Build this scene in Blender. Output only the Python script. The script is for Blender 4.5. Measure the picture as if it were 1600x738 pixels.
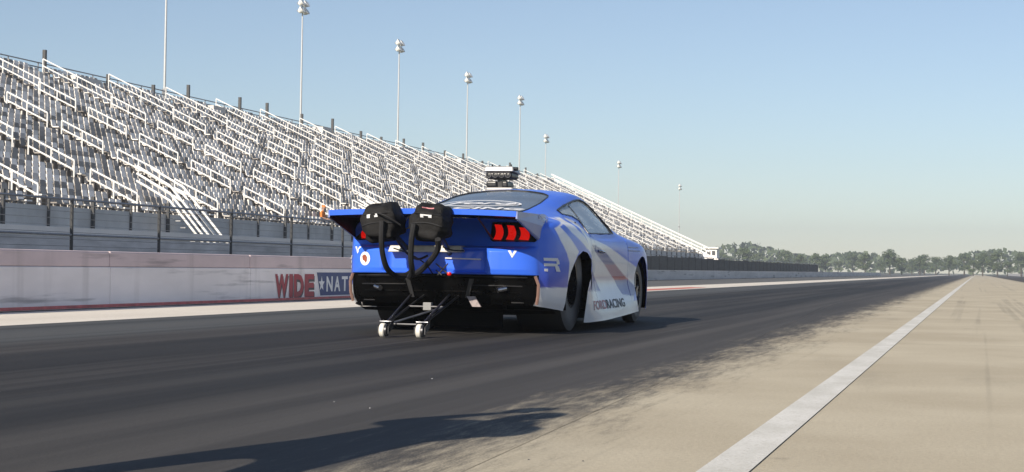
import bpy, bmesh, math, random
import numpy as np
from mathutils import Vector, Matrix
from mathutils.bvhtree import BVHTree

random.seed(7)
rng = np.random.default_rng(7)
for o in list(bpy.data.objects):
    bpy.data.objects.remove(o)
S = bpy.context.scene
C = S.collection
PI = math.pi

# ------------------------------------------------------------------ camera
F_PX, YAW, PITCH, ROLL, CAM_H = 2636.0, 0.269, 0.0180, 0.016, 0.568
_d = Vector((-math.sin(YAW) * math.cos(PITCH), math.cos(YAW) * math.cos(PITCH), math.sin(PITCH)))
_r0 = Vector((math.cos(YAW), math.sin(YAW), 0))
_u0 = _r0.cross(_d)
_r = _r0 * math.cos(ROLL) + _u0 * math.sin(ROLL)
_u = -_r0 * math.sin(ROLL) + _u0 * math.cos(ROLL)
CAM = Vector((0, 0, CAM_H))
cd = bpy.data.cameras.new('camera')
cam = bpy.data.objects.new('camera', cd)
C.objects.link(cam)
M = Matrix.Identity(4)
for i in range(3):
    M[i][0] = _r[i]; M[i][1] = _u[i]; M[i][2] = -_d[i]; M[i][3] = CAM[i]
cam.matrix_world = M
cd.sensor_width = 36.0
cd.lens = 36.0 * F_PX / 1600.0
cd.clip_start = 0.05
cd.clip_end = 6000
S.camera = cam

# ------------------------------------------------------------------ sky, sun, exposure
SUN_EL = math.radians(28)
SH = Vector((0.2756, 0.9613, 0)).normalized()           # direction in which shadows fall
TO_SUN = Vector((-SH.x * math.cos(SUN_EL), -SH.y * math.cos(SUN_EL), math.sin(SUN_EL)))
w = bpy.data.worlds.new('World')
S.world = w
w.use_nodes = True
nt = w.node_tree
bg = nt.nodes['Background']
sky = nt.nodes.new('ShaderNodeTexSky')
sky.sky_type = 'NISHITA'
sky.sun_disc = False
sky.sun_elevation = SUN_EL
sky.sun_rotation = math.atan2(TO_SUN.x, TO_SUN.y)
sky.air_density = 1.0
sky.dust_density = 0.1
sky.ozone_density = 3.0
hs = nt.nodes.new('ShaderNodeHueSaturation')
hs.inputs['Saturation'].default_value = .82
nt.links.new(sky.outputs[0], hs.inputs['Color'])
tn = nt.nodes.new('ShaderNodeVectorMath'); tn.operation = 'MULTIPLY'
tn.inputs[1].default_value = (.97, .99, 1.045)
nt.links.new(hs.outputs[0], tn.inputs[0])
nt.links.new(tn.outputs[0], bg.inputs[0])
bg.inputs[1].default_value = 0.071
sl = bpy.data.lights.new('sun', 'SUN')
sl.energy = 4.8
sl.angle = math.radians(0.53)
sl.color = (1.0, 0.90, 0.75)
so = bpy.data.objects.new('sun', sl)
so.rotation_euler = TO_SUN.to_track_quat('Z', 'Y').to_euler()
so.location = (-20, -40, 60)
C.objects.link(so)
vs = S.view_settings
vs.view_transform = 'Standard'
vs.look = 'None'
vs.gamma = 1.0
vs.exposure = 0.5
vs.use_curve_mapping = False

# ------------------------------------------------------------------ helpers
def ray(px, py):
    return CAM.copy(), (_d + _r * ((px - 800) / F_PX) - _u * ((py - 369) / F_PX))

def ground(px, py, z=0.0):
    o, v = ray(px, py)
    return o + v * ((z - o.z) / v.z)

def tag(o, label=None, cat=None, group=None, kind=None):
    if label: o['label'] = label
    if cat: o['category'] = cat
    if group: o['group'] = group
    if kind: o['kind'] = kind
    return o

def empty(name, loc=(0, 0, 0), label=None, cat=None, group=None):
    o = bpy.data.objects.new(name, None)
    o.location = loc
    o.empty_display_size = 0.2
    C.objects.link(o)
    return tag(o, label, cat, group)

def link(name, me, mat=None, parent=None, smooth=False):
    o = bpy.data.objects.new(name, me)
    C.objects.link(o)
    if mat is not None and not me.materials:
        for m_ in (mat if isinstance(mat, (list, tuple)) else [mat]):
            me.materials.append(m_)
    if parent: o.parent = parent
    if smooth:
        me.polygons.foreach_set('use_smooth', [True] * len(me.polygons))
    return o

class MB:
    """collects verts/faces, builds one mesh"""
    def __init__(s):
        s.v = []; s.f = []; s.m = []
    def add(s, vs_, fs, mi=0):
        b = len(s.v)
        s.v += [tuple(q) for q in vs_]
        s.f += [tuple(b + i for i in f) for f in fs]
        s.m += [mi] * len(fs)
        return s
    def box(s, x0, x1, y0, y1, z0, z1, mi=0):
        return s.add([(x0, y0, z0), (x1, y0, z0), (x1, y1, z0), (x0, y1, z0), (x0, y0, z1), (x1, y0, z1), (x1, y1, z1), (x0, y1, z1)],
                     [(0, 3, 2, 1), (4, 5, 6, 7), (0, 1, 5, 4), (1, 2, 6, 5), (2, 3, 7, 6), (3, 0, 4, 7)], mi)
    def hexa(s, p8, mi=0):
        return s.add(p8, [(0, 3, 2, 1), (4, 5, 6, 7), (0, 1, 5, 4), (1, 2, 6, 5), (2, 3, 7, 6), (3, 0, 4, 7)], mi)
    def tube(s, pts, rad, n=8, mi=0, cap=True):
        pts = [Vector(p) for p in pts]
        if not isinstance(rad, (list, tuple)): rad = [rad] * len(pts)
        rings = []
        prev = None
        for i, p in enumerate(pts):
            a = pts[max(i - 1, 0)]; b = pts[min(i + 1, len(pts) - 1)]
            t = (b - a).normalized()
            if prev is None:
                ref = Vector((0, 0, 1)) if abs(t.z) < .9 else Vector((1, 0, 0))
                n1 = t.cross(ref).normalized()
            else:
                n1 = (prev - t * prev.dot(t)).normalized()
            prev = n1
            n2 = t.cross(n1)
            rings.append([p + (n1 * math.cos(k * 2 * PI / n) + n2 * math.sin(k * 2 * PI / n)) * rad[i] for k in range(n)])
        vs_ = [q for r_ in rings for q in r_]
        fs = []
        for i in range(len(pts) - 1):
            for k in range(n):
                a = i * n + k; b = i * n + (k + 1) % n
                fs.append((a, b, b + n, a + n))
        if cap:
            fs.append(tuple(range(n - 1, -1, -1)))
            fs.append(tuple((len(pts) - 1) * n + k for k in range(n)))
        return s.add(vs_, fs, mi)
    def lathe(s, prof, axis='x', n=32, c=(0, 0, 0), mi=0):
        """prof: (radius, along axis) polyline"""
        vs_ = []
        for (r_, a) in prof:
            for k in range(n):
                co, si = math.cos(2 * PI * k / n) * r_, math.sin(2 * PI * k / n) * r_
                q = {'x': (a, co, si), 'y': (si, a, co), 'z': (co, si, a)}[axis]
                vs_.append((c[0] + q[0], c[1] + q[1], c[2] + q[2]))
        fs = []
        for i in range(len(prof) - 1):
            for k in range(n):
                a = i * n + k; b = i * n + (k + 1) % n
                fs.append((a, b, b + n, a + n))
        return s.add(vs_, fs, mi)
    def mesh(s, name):
        me = bpy.data.meshes.new(name)
        me.from_pydata(s.v, [], s.f)
        if any(s.m): me.polygons.foreach_set('material_index', s.m)
        me.update()
        return me
    def build(s, name, mat=None, parent=None, smooth=False, fix=True):
        me = s.mesh(name)
        if fix:
            bm = bmesh.new(); bm.from_mesh(me)
            bmesh.ops.recalc_face_normals(bm, faces=bm.faces)
            bm.to_mesh(me); bm.free()
        o = link(name, me, mat, parent)
        if smooth: smooth_by_angle(me)
        return o

def smooth_by_angle(me, ang=40):
    me.polygons.foreach_set('use_smooth', [True] * len(me.polygons))
    try:
        me.set_sharp_from_angle(angle=math.radians(ang))
    except Exception:
        pass

def bevel(o, wd=0.01, seg=2):
    b = o.modifiers.new('bevel', 'BEVEL'); b.width = wd; b.segments = seg; b.limit_method = 'ANGLE'
    return o

def copy_tree(o, parent=None):
    c = o.copy(); C.objects.link(c); c.parent = parent
    for ch in list(o.children):
        copy_tree(ch, c)
    return c

# ------------------------------------------------------------------ materials
def _new(name):
    m = bpy.data.materials.new(name); m.use_nodes = True
    return m, m.node_tree, m.node_tree.nodes['Principled BSDF']

def mat(name, col, rough=.6, metal=0., var=.12, scale=8., bump=0., bscale=60., coat=0., spec=.5, emit=None, emit_s=0., stretch=(1, 1, 1), rvar=.1):
    m, t, b = _new(name)
    N, L = t.nodes, t.links
    tc = N.new('ShaderNodeTexCoord'); mp = N.new('ShaderNodeMapping')
    mp.inputs['Scale'].default_value = stretch
    L.new(tc.outputs['Object'], mp.inputs[0])
    nz = N.new('ShaderNodeTexNoise'); nz.inputs['Scale'].default_value = scale; nz.inputs['Detail'].default_value = 6
    nz.inputs['Roughness'].default_value = .6
    L.new(mp.outputs[0], nz.inputs['Vector'])
    rm = N.new('ShaderNodeMapRange'); rm.inputs[1].default_value = .3; rm.inputs[2].default_value = .7
    rm.inputs[3].default_value = 1 - var; rm.inputs[4].default_value = 1 + var
    L.new(nz.outputs[0], rm.inputs[0])
    mx = N.new('ShaderNodeVectorMath'); mx.operation = 'SCALE'
    mx.inputs[0].default_value = col[:3]
    L.new(rm.outputs[0], mx.inputs['Scale'])
    L.new(mx.outputs[0], b.inputs['Base Color'])
    r2 = N.new('ShaderNodeMapRange'); r2.inputs[1].default_value = .3; r2.inputs[2].default_value = .7
    r2.inputs[3].default_value = max(.02, rough - rvar); r2.inputs[4].default_value = min(1, rough + rvar)
    L.new(nz.outputs[0], r2.inputs[0]); L.new(r2.outputs[0], b.inputs['Roughness'])
    b.inputs['Metallic'].default_value = metal
    b.inputs['Coat Weight'].default_value = coat
    b.inputs['Specular IOR Level'].default_value = spec
    if bump:
        n2 = N.new('ShaderNodeTexNoise'); n2.inputs['Scale'].default_value = bscale; n2.inputs['Detail'].default_value = 4
        L.new(mp.outputs[0], n2.inputs['Vector'])
        bp = N.new('ShaderNodeBump'); bp.inputs['Strength'].default_value = bump; bp.inputs['Distance'].default_value = .01
        L.new(n2.outputs[0], bp.inputs['Height']); L.new(bp.outputs[0], b.inputs['Normal'])
    if emit:
        b.inputs['Emission Color'].default_value = (*emit, 1); b.inputs['Emission Strength'].default_value = emit_s
    return m

MT = {}
MT['black'] = mat('black_composite', (.012, .012, .014), .38, var=.3)
MT['black_gloss'] = mat('black_gloss', (.0018, .0018, .002), .3, var=.3, spec=.12)
MT['carbon'] = mat('shade_carbon', (.004, .004, .0045), .5, var=.3, spec=.2)
MT['under'] = mat('underbody_black', (.004, .004, .004), .9, var=.3, spec=.1)
MT['rubber'] = mat('tyre_rubber', (.022, .021, .021), .75, var=.35, bump=.3, bscale=90)
MT['rubber_side'] = mat('tyre_sidewall', (.10, .095, .095), .6, var=.3)
MT['cloth'] = mat('black_nylon', (.010, .0095, .010), .8, var=.35, scale=20, bump=.9, bscale=14, spec=.3)
MT['strap'] = mat('black_webbing', (.018, .018, .02), .7, var=.3, scale=30, spec=.3)
MT['chrome'] = mat('bright_metal', (.55, .55, .57), .25, metal=1, var=.15)
MT['steel'] = mat('dull_steel', (.28, .28, .29), .4, metal=.9, var=.2)
MT['darksteel'] = mat('dark_steel', (.06, .06, .065), .35, metal=.6, var=.3)
MT['rim'] = mat('dark_rim', (.05, .05, .055), .3, metal=.8, var=.2)
MT['whitep'] = mat('white_print', (.75, .75, .77), .45, var=.05)
MT['whitewheel'] = mat('white_urethane', (.72, .69, .62), .6, var=.18, scale=20)
MT['greystrip'] = mat('sunlit_ledge_grey', (.42, .41, .39), .45, metal=.3, var=.2, scale=15)
MT['redlamp'] = mat('red_lamp', (.5, .008, .006), .25, var=.15, coat=.5, emit=(1, .012, .006), emit_s=.35)
MT['lampblack'] = mat('lamp_housing', (.006, .006, .008), .25, var=.2, coat=.5)
MT['brown'] = mat('brown_print', (.28, .07, .035), .5, var=.3, scale=40)
MT['pink'] = mat('faded_red_print', (.55, .22, .24), .5, var=.2, scale=40)
MT['redp'] = mat('red_print', (.42, .03, .045), .55, var=.2, scale=12)
MT['charcoalp'] = mat('charcoal_print', (.05, .05, .06), .55, var=.2)
MT['interior'] = mat('interior_black', (.02, .02, .021), .8, var=.3)
MT['beige'] = mat('seat_padding', (.5, .4, .26), .8, var=.2)
MT['cage'] = mat('cage_tube', (.16, .17, .18), .4, var=.15)
MT['hat'] = mat('hat_aluminium', (.36, .35, .34), .4, metal=.4, var=.15)

def glass_mat(name, tint, opac, rough=.06):
    m, t, b = _new(name)
    N, L = t.nodes, t.links
    b.inputs['Base Color'].default_value = (*tint, 1)
    b.inputs['Roughness'].default_value = rough
    b.inputs['Coat Weight'].default_value = .15
    b.inputs['Coat Roughness'].default_value = .06
    nz = N.new('ShaderNodeTexNoise'); nz.inputs['Scale'].default_value = 3.5; nz.inputs['Detail'].default_value = 5
    tc = N.new('ShaderNodeTexCoord'); L.new(tc.outputs['Object'], nz.inputs['Vector'])
    mr = N.new('ShaderNodeMapRange'); mr.inputs[3].default_value = opac - .02; mr.inputs[4].default_value = min(1, opac + .02)
    L.new(nz.outputs[0], mr.inputs[0])
    tr = N.new('ShaderNodeBsdfTransparent'); tr.inputs[0].default_value = (.85, .9, .92, 1)
    mx = N.new('ShaderNodeMixShader')
    L.new(mr.outputs[0], mx.inputs[0]); L.new(tr.outputs[0], mx.inputs[1]); L.new(b.outputs[0], mx.inputs[2])
    L.new(mx.outputs[0], N['Material Output'].inputs[0])
    return m
MT['sideglass'] = glass_mat('side_polycarbonate', (.44, .50, .54), .72)
MT['rearglass'] = glass_mat('rear_polycarbonate', (.085, .105, .13), .95, .18)

def paint_mat():
    m, t, b = _new('vinyl_wrap_livery')
    N, L = t.nodes, t.links
    at = N.new('ShaderNodeAttribute'); at.attribute_name = 'livery'
    tc = N.new('ShaderNodeTexCoord')
    nz = N.new('ShaderNodeTexNoise'); nz.inputs['Scale'].default_value = 2.2; nz.inputs['Detail'].default_value = 5
    L.new(tc.outputs['Object'], nz.inputs['Vector'])
    mr = N.new('ShaderNodeMapRange'); mr.inputs[1].default_value = .3; mr.inputs[2].default_value = .7
    mr.inputs[3].default_value = .93; mr.inputs[4].default_value = 1.06
    L.new(nz.outputs[0], mr.inputs[0])
    sc = N.new('ShaderNodeVectorMath'); sc.operation = 'SCALE'
    L.new(at.outputs['Color'], sc.inputs[0]); L.new(mr.outputs[0], sc.inputs['Scale'])
    L.new(sc.outputs[0], b.inputs['Base Color'])
    b.inputs['Roughness'].default_value = .40
    b.inputs['Coat Weight'].default_value = .38
    b.inputs['Coat Roughness'].default_value = .06
    b.inputs['Specular IOR Level'].default_value = .25
    n2 = N.new('ShaderNodeTexNoise'); n2.inputs['Scale'].default_value = 5; n2.inputs['Detail'].default_value = 2
    L.new(tc.outputs['Object'], n2.inputs['Vector'])
    bp = N.new('ShaderNodeBump'); bp.inputs['Strength'].default_value = .06; bp.inputs['Distance'].default_value = .02
    L.new(n2.outputs[0], bp.inputs['Height']); L.new(bp.outputs[0], b.inputs['Normal'])
    return m
MT['paint'] = paint_mat()
BLUE = np.array((.038, .145, .78))
MT['blue'] = mat('blue_wrap', tuple(BLUE), .36, var=.06, scale=3, coat=.7)
MT['plate'] = mat('lavender_wrap', (.20, .24, .48), .4, var=.08, scale=4, coat=.3)

# ------------------------------------------------------------------ ground surfaces
def surf_nodes(name):
    m, t, b = _new(name)
    N, L = t.nodes, t.links
    g = N.new('ShaderNodeNewGeometry')
    sp = N.new('ShaderNodeSeparateXYZ'); L.new(g.outputs['Position'], sp.inputs[0])
    def noise(scale, detail=5, vec=(1, 1, 1), rough=.6, off=(0, 0, 0)):
        mp = N.new('ShaderNodeMapping'); mp.inputs['Scale'].default_value = vec; mp.inputs['Location'].default_value = off
        L.new(g.outputs['Position'], mp.inputs[0])
        nz = N.new('ShaderNodeTexNoise'); nz.inputs['Scale'].default_value = scale; nz.inputs['Detail'].default_value = detail
        nz.inputs['Roughness'].default_value = rough
        L.new(mp.outputs[0], nz.inputs['Vector'])
        return nz.outputs[0]
    def math_(op, a, b_=0., c=None):
        n = N.new('ShaderNodeMath'); n.operation = op
        for i, q in enumerate((a, b_, c)):
            if q is None: continue
            if isinstance(q, (int, float)): n.inputs[i].default_value = q
            else: L.new(q, n.inputs[i])
        return n.outputs[0]
    def ramp(v, a, b_, lo=0., hi=1., smooth=True):
        n = N.new('ShaderNodeMapRange'); n.interpolation_type = 'SMOOTHSTEP' if smooth else 'LINEAR'
        L.new(v, n.inputs[0])
        for i, q in zip((1, 2, 3, 4), (a, b_, lo, hi)): n.inputs[i].default_value = q
        return n.outputs[0]
    def mix(f, a, b_):
        n = N.new('ShaderNodeMix'); n.data_type = 'RGBA'
        if isinstance(f, (int, float)): n.inputs[0].default_value = f
        else: L.new(f, n.inputs[0])
        for i, q in ((6, a), (7, b_)):
            if isinstance(q, tuple): n.inputs[i].default_value = (*q, 1)
            else: L.new(q, n.inputs[i])
        return n.outputs[2]
    return m, N, L, b, sp, noise, math_, ramp, mix

def track_material():
    m, N, L, b, sp, noise, ma, ramp, mix = surf_nodes('drag_strip_surface')
    X = sp.outputs[0]; Y = sp.outputs[1]
    streak = noise(1.0, 6, (2.6, .045, 1))           # long rubber streaks along the lane
    streak2 = noise(1.0, 5, (9, .10, 1), off=(3, 0, 0))
    blot = noise(.55, 6)
    fine = noise(55, 4)
    grit = noise(160, 3)
    # rubber: dark near both tyre tracks, lighter towards the far edge
    rub = mix(ramp(streak, .33, .68), (.016, .015, .0148), (.058, .054, .052))
    rub = mix(ramp(streak2, .5, .8, 0, .55), rub, (.085, .083, .083))
    worn = ramp(ma('ADD', X, ma('MULTIPLY', streak, .8)), -6.0, -5.5, 1, 0)   # worn asphalt towards the wall
    rub = mix(ma('MULTIPLY', worn, .75), rub, (.088, .092, .094))
    track = ramp(ma('ABSOLUTE', ma('ADD', X, 3.42)), .18, .55, .72, 0)
    rub = mix(track, rub, (.017, .017, .018))
    track2 = ramp(ma('ABSOLUTE', ma('ADD', X, 5.18)), .18, .5, .72, 0)
    rub = mix(track2, rub, (.017, .017, .018))
    burn = noise(1.0, 3, (3.4, .012, 1), .5, (9, 3, 0))
    rub = mix(ma('MULTIPLY', ramp(burn, .56, .60), ramp(streak2, .3, .55, .15, .40)), rub, (.012, .012, .012))
    burn2 = noise(1.0, 3, (2.3, .015, 1), .5, (4, 8, 0))
    rub = mix(ramp(burn2, .57, .64, 0, .18), rub, (.11, .105, .10))
    near_ = ramp(ma('ADD', X, ma('MULTIPLY', streak, .5)), -3.0, -2.0, 0, .45)
    rub = mix(near_, rub, (.082, .076, .072))
    rub = mix(ramp(grit, .5, .75, 0, .30), rub, (.10, .096, .092))
    # bare concrete in the middle of the strip
    con = mix(ramp(blot, .3, .7), (.44, .385, .29), (.54, .485, .375))
    con = mix(ramp(fine, .35, .75, 0, .35), con, (.30, .26, .20))
    stain = noise(1.0, 5, (1.2, .25, 1), off=(0, 7, 0))
    con = mix(ramp(stain, .55, .75, 0, .35), con, (.25, .225, .18))
    tm = noise(1.0, 3, (4.2, .02, 1), .55, (2, 5, 0))
    con = mix(ma('MULTIPLY', ramp(tm, .57, .63, 0, .30), ramp(stain, .35, .6)), con, (.17, .155, .13))
    oil = noise(2.3, 3, (1, 1, 1), .5, (3, 3, 0))
    con = mix(ramp(oil, .70, .76, 0, .35), con, (.14, .125, .105))
    # torn edge of the rubber
    e1 = noise(4.5, 8, (1, .14, 1), .72, (1, 2, 0))
    e2 = noise(22, 6, (1, .13, 1), .75)
    e = ma('ADD', X, ma('ADD', ma('MULTIPLY', ma('SUBTRACT', e1, .5), 1.1), ma('ADD', ma('MULTIPLY', ma('SUBTRACT', e2, .5), .9), ma('MULTIPLY', ma('SUBTRACT', grit, .5), .8))))
    cover = ramp(e, -1.82, -1.15, 1, 0)
    base = mix(cover, con, rub)
    # the opposite lane
    e3 = ramp(ma('ADD', X, ma('MULTIPLY', e1, .8)), 3.3, 4.0, 0, 1)
    base = mix(e3, base, rub)
    # dark cracks and tyre scuffs in the transition
    sc = noise(1.0, 6, (14, .8, 1), .7, (5, 1, 0))
    scm = ma('MULTIPLY', ramp(sc, .56, .66), ma('MULTIPLY', ramp(X, -2.3, -1.9), ramp(X, -1.5, -1.2, 1, 0)))
    base = mix(ma('MULTIPLY', scm, .6), base, (.06, .055, .05))
    L.new(base, b.inputs['Base Color'])
    L.new(ramp(ma('ADD', ma('MULTIPLY', cover, .6), ma('MULTIPLY', streak, -.35)), -.2, .5, .95, .72), b.inputs['Roughness'])
    b.inputs['Specular IOR Level'].default_value = .22
    bp = N.new('ShaderNodeBump'); bp.inputs['Strength'].default_value = .35; bp.inputs['Distance'].default_value = .008
    hsum = ma('ADD', ma('MULTIPLY', grit, .5), ma('ADD', fine, ma('MULTIPLY', e2, .6)))
    L.new(hsum, bp.inputs['Height']); L.new(bp.outputs[0], b.inputs['Normal'])
    return m

def simple_surface(name, c1, c2, c3, vec=(1, 1, 1), scale=.5, rough=.9):
    m, N, L, b, sp, noise, ma, ramp, mix = surf_nodes(name)
    base = mix(ramp(noise(scale, 6, vec), .3, .7), c1, c2)
    base = mix(ramp(noise(scale * 14, 5), .5, .75, 0, .6), base, c3)
    L.new(base, b.inputs['Base Color']); b.inputs['Roughness'].default_value = rough
    bp = N.new('ShaderNodeBump'); bp.inputs['Strength'].default_value = .3; bp.inputs['Distance'].default_value = .01
    L.new(noise(70, 4), bp.inputs['Height']); L.new(bp.outputs[0], b.inputs['Normal'])
    return m
MT['track'] = track_material()
MT['grass'] = simple_surface('dry_grass', (.075, .095, .035), (.13, .13, .06), (.05, .06, .025), scale=.08)
MT['asphalt'] = simple_surface('service_asphalt', (.075, .077, .078), (.105, .105, .105), (.06, .06, .06), (1, .1, 1), .8)
MT['apron'] = simple_surface('apron_concrete', (.62, .57, .50), (.72, .67, .60), (.52, .47, .40), (1, .15, 1), .9)
MT['roadwhite'] = simple_surface('worn_white_line', (.55, .54, .50), (.68, .67, .64), (.36, .33, .27), (1, .4, 1), scale=5)
MT['roadred'] = simple_surface('worn_red_paint', (.50, .10, .08), (.58, .16, .13), (.45, .30, .25), (1, .2, 1), 1.5)

def sheet(name, x0, x1, y0, y1, z, m, ny=1, th=.0):
    g = MB()
    n = max(1, ny)
    vs_ = []; fs = []
    for i in range(n + 1):
        y = y0 + (y1 - y0) * i / n
        vs_ += [(x0, y, z), (x1, y, z)]
    for i in range(n):
        fs.append((2 * i, 2 * i + 1, 2 * i + 3, 2 * i + 2))
    g.add(vs_, fs)
    o = g.build(name, m, fix=False)
    o['kind'] = 'structure'
    return o
sheet('ground', -2500, 2500, -300, 4000, -.016, MT['grass'])
sheet('service_road', -30, -7.2, -30, 900, -.010, MT['asphalt'])
apron = sheet('concrete_apron', -9.86, -7.9, -30, 900, -.004, MT['apron'])
# the strip: two slabs either side of a recessed joint
def strip(name, pts, z=0.0):
    g = MB(); g.add([(x, y, z) for x, y in pts], [tuple(range(len(pts)))])
    o = g.build(name, MT['track'], fix=False); o['kind'] = 'structure'
    return o
ja, jb = ground(785, 709), ground(1116, 559)
jk = (jb.x - ja.x) / (jb.y - ja.y)
def jx(y): return ja.x + jk * (y - ja.y) if y < 30 else ja.x + jk * (30 - ja.y)
ys_ = [-30, 30, 900]
strip('drag_lane', [(-7.9, -30)] + [(jx(y) - .0015, y) for y in ys_] + [(-7.9, 900)])
cuts = [-30, 3.2] + [13.9 + 7.5 * k for k in range(14)] + [900]
slab0 = None
for k in range(len(cuts) - 1):
    ya, yb = cuts[k] + .006, cuts[k + 1] - .006
    yy = [ya] + [q for q in (30,) if ya < q < yb] + [yb]
    sl_ = strip('centre_slab' if slab0 is None else 'slab', [(12.0, ya), (12.0, yb)] + [(jx(q) + .0015, q) for q in reversed(yy)])
    if slab0 is None: slab0 = sl_
    else:
        sl_.parent = slab0; del sl_['kind']
sheet('slab_bed', -1.9, 12.0, -30, 900, -.0065, mat('joint_bed', (.16, .14, .11), .9, var=.3, scale=3))
g = MB(); g.add([(jx(y) + dx, y, -.003) for y in ys_ for dx in (-.02, .02)], [(0, 1, 3, 2), (2, 3, 5, 4)])
o = g.build('joint_sealant', mat('joint_sealant', (.42, .37, .28), .9, var=.3, scale=3), fix=False); o['kind'] = 'structure'
cl = ground(1105, 735)
sheet('white_line', cl.x - .02, cl.x + .12, -30, 900, .004, MT['roadwhite'])
sheet('red_paint_patch', -8.75, -8.2, 43, 53, 0.0, MT['roadred'])

# ================================================================== race car
CX, CY = -4.305, 14.52
car = empty('race_car', (CX, CY, 0), 'blue and white drag racing coupe with parachutes and wheelie bar on the dark lane', 'car')
CARO = Vector((CX, CY, 0))

def pchip(xk, yk, x):
    xk = np.asarray(xk, float); yk = np.asarray(yk, float)
    h = np.diff(xk); d = np.diff(yk) / h
    m_ = np.zeros_like(yk)
    for i in range(1, len(xk) - 1):
        if d[i - 1] * d[i] > 0:
            w1 = 2 * h[i] + h[i - 1]; w2 = h[i] + 2 * h[i - 1]
            m_[i] = (w1 + w2) / (w1 / d[i - 1] + w2 / d[i])
    m_[0] = d[0]; m_[-1] = d[-1]
    k = np.clip(np.searchsorted(xk, x) - 1, 0, len(h) - 1)
    t = (x - xk[k]) / h[k]
    return ((1 + 2 * t) * (1 - t) ** 2 * yk[k] + t * (1 - t) ** 2 * h[k] * m_[k] + t * t * (3 - 2 * t) * yk[k + 1] + t * t * (t - 1) * h[k] * m_[k + 1])

# y : nine (x, z) control points from the sill to the roof centre
ST = {
 -1.02: [(.775,.245),(.81,.33),(.82,.50),(.815,.66),(.805,.80),(.79,.885),(.70,.945),(.40,.965),(0,.97)],
 -0.90: [(.835,.23),(.865,.315),(.875,.50),(.872,.68),(.86,.835),(.83,.92),(.69,.968),(.40,.985),(0,.985)],
 -0.75: [(.875,.215),(.90,.30),(.91,.50),(.915,.70),(.90,.86),(.855,.945),(.68,.985),(.40,1.00),(0,1.00)],
 -0.45: [(.915,.185),(.935,.28),(.95,.50),(.955,.72),(.94,.875),(.875,.955),(.67,1.00),(.42,1.03),(0,1.035)],
  0.00: [(.94,.085),(.945,.23),(.965,.50),(.97,.72),(.95,.875),(.875,.95),(.65,1.05),(.42,1.105),(0,1.12)],
  0.35: [(.945,.075),(.945,.22),(.945,.48),(.95,.71),(.925,.855),(.85,.925),(.64,1.085),(.43,1.16),(0,1.183)],
  0.60: [(.95,.075),(.94,.21),(.90,.45),(.905,.68),(.895,.83),(.83,.905),(.63,1.12),(.44,1.205),(0,1.233)],
  1.00: [(.955,.078),(.935,.20),(.868,.42),(.875,.64),(.872,.80),(.815,.888),(.615,1.17),(.45,1.262),(0,1.295)],
  1.40: [(.955,.088),(.935,.21),(.862,.42),(.87,.64),(.868,.80),(.81,.885),(.605,1.20),(.45,1.29),(0,1.322)],
  1.80: [(.955,.10),(.935,.22),(.865,.42),(.872,.64),(.868,.80),(.81,.885),(.615,1.155),(.46,1.255),(0,1.295)],
  2.10: [(.955,.11),(.935,.23),(.872,.42),(.88,.64),(.872,.80),(.815,.885),(.66,1.04),(.49,1.14),(0,1.195)],
  2.42: [(.95,.12),(.935,.24),(.89,.44),(.892,.65),(.88,.80),(.82,.878),(.70,.925),(.50,.955),(0,.98)],
  2.95: [(.93,.13),(.925,.28),(.92,.50),(.918,.68),(.90,.79),(.82,.848),(.66,.878),(.42,.905),(0,.92)],
  3.30: [(.89,.13),(.895,.28),(.90,.48),(.895,.65),(.87,.765),(.79,.825),(.62,.845),(.40,.865),(0,.875)],
  3.60: [(.82,.135),(.83,.27),(.835,.46),(.825,.61),(.79,.71),(.70,.765),(.56,.785),(.36,.80),(0,.81)],
  3.82: [(.66,.15),(.68,.27),(.69,.44),(.68,.56),(.65,.645),(.57,.69),(.46,.71),(.30,.72),(0,.725)],
  3.97: [(.34,.18),(.37,.28),(.38,.42),(.37,.51),(.34,.57),(.30,.60),(.24,.61),(.15,.615),(0,.62)],
}
yk = sorted(ST)
DOOR0, DOOR1 = .80, 2.33
cols = set(np.round(np.arange(-1.02, 3.971, .0105), 4))
for sm in (DOOR0, DOOR1):
    cols = {c for c in cols if abs(c - sm) > .012}
    cols |= {sm - .010, sm - .005, sm, sm + .005, sm + .010}
cols = np.array(sorted(cols))
NC = len(cols)
ctrl = np.zeros((NC, 9, 2))
for k in range(9):
    for a in range(2):
        ctrl[:, k, a] = pchip(yk, [ST[y][k][a] for y in yk], cols)
PER = 18
NP = 8 * PER + 1
half = np.zeros((NC, NP, 2))
ext = np.concatenate([2 * ctrl[:, :1] - ctrl[:, 1:2], ctrl, ctrl[:, 7:8] * np.array([-1, 1])], 1)
for k in range(8):
    p0, p1, p2, p3 = ext[:, k], ext[:, k + 1], ext[:, k + 2], ext[:, k + 3]
    for j in range(PER):
        t = j / PER
        half[:, k * PER + j] = .5 * ((2 * p1) + (-p0 + p2) * t + (2 * p0 - 5 * p1 + 4 * p2 - p3) * t * t + (-p0 + 3 * p1 - 3 * p2 + p3) * t ** 3)
half[:, -1] = ctrl[:, 8]
# full loop, right sill -> roof -> left sill
NR = 2 * NP - 1
P = np.zeros((NC, NR, 3))
P[:, :NP, 0] = half[:, :, 0]; P[:, :NP, 2] = half[:, :, 1]
P[:, NP:, 0] = -half[:, -2::-1, 0]; P[:, NP:, 2] = half[:, -2::-1, 1]
P[:, :, 1] = cols[:, None]
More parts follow.
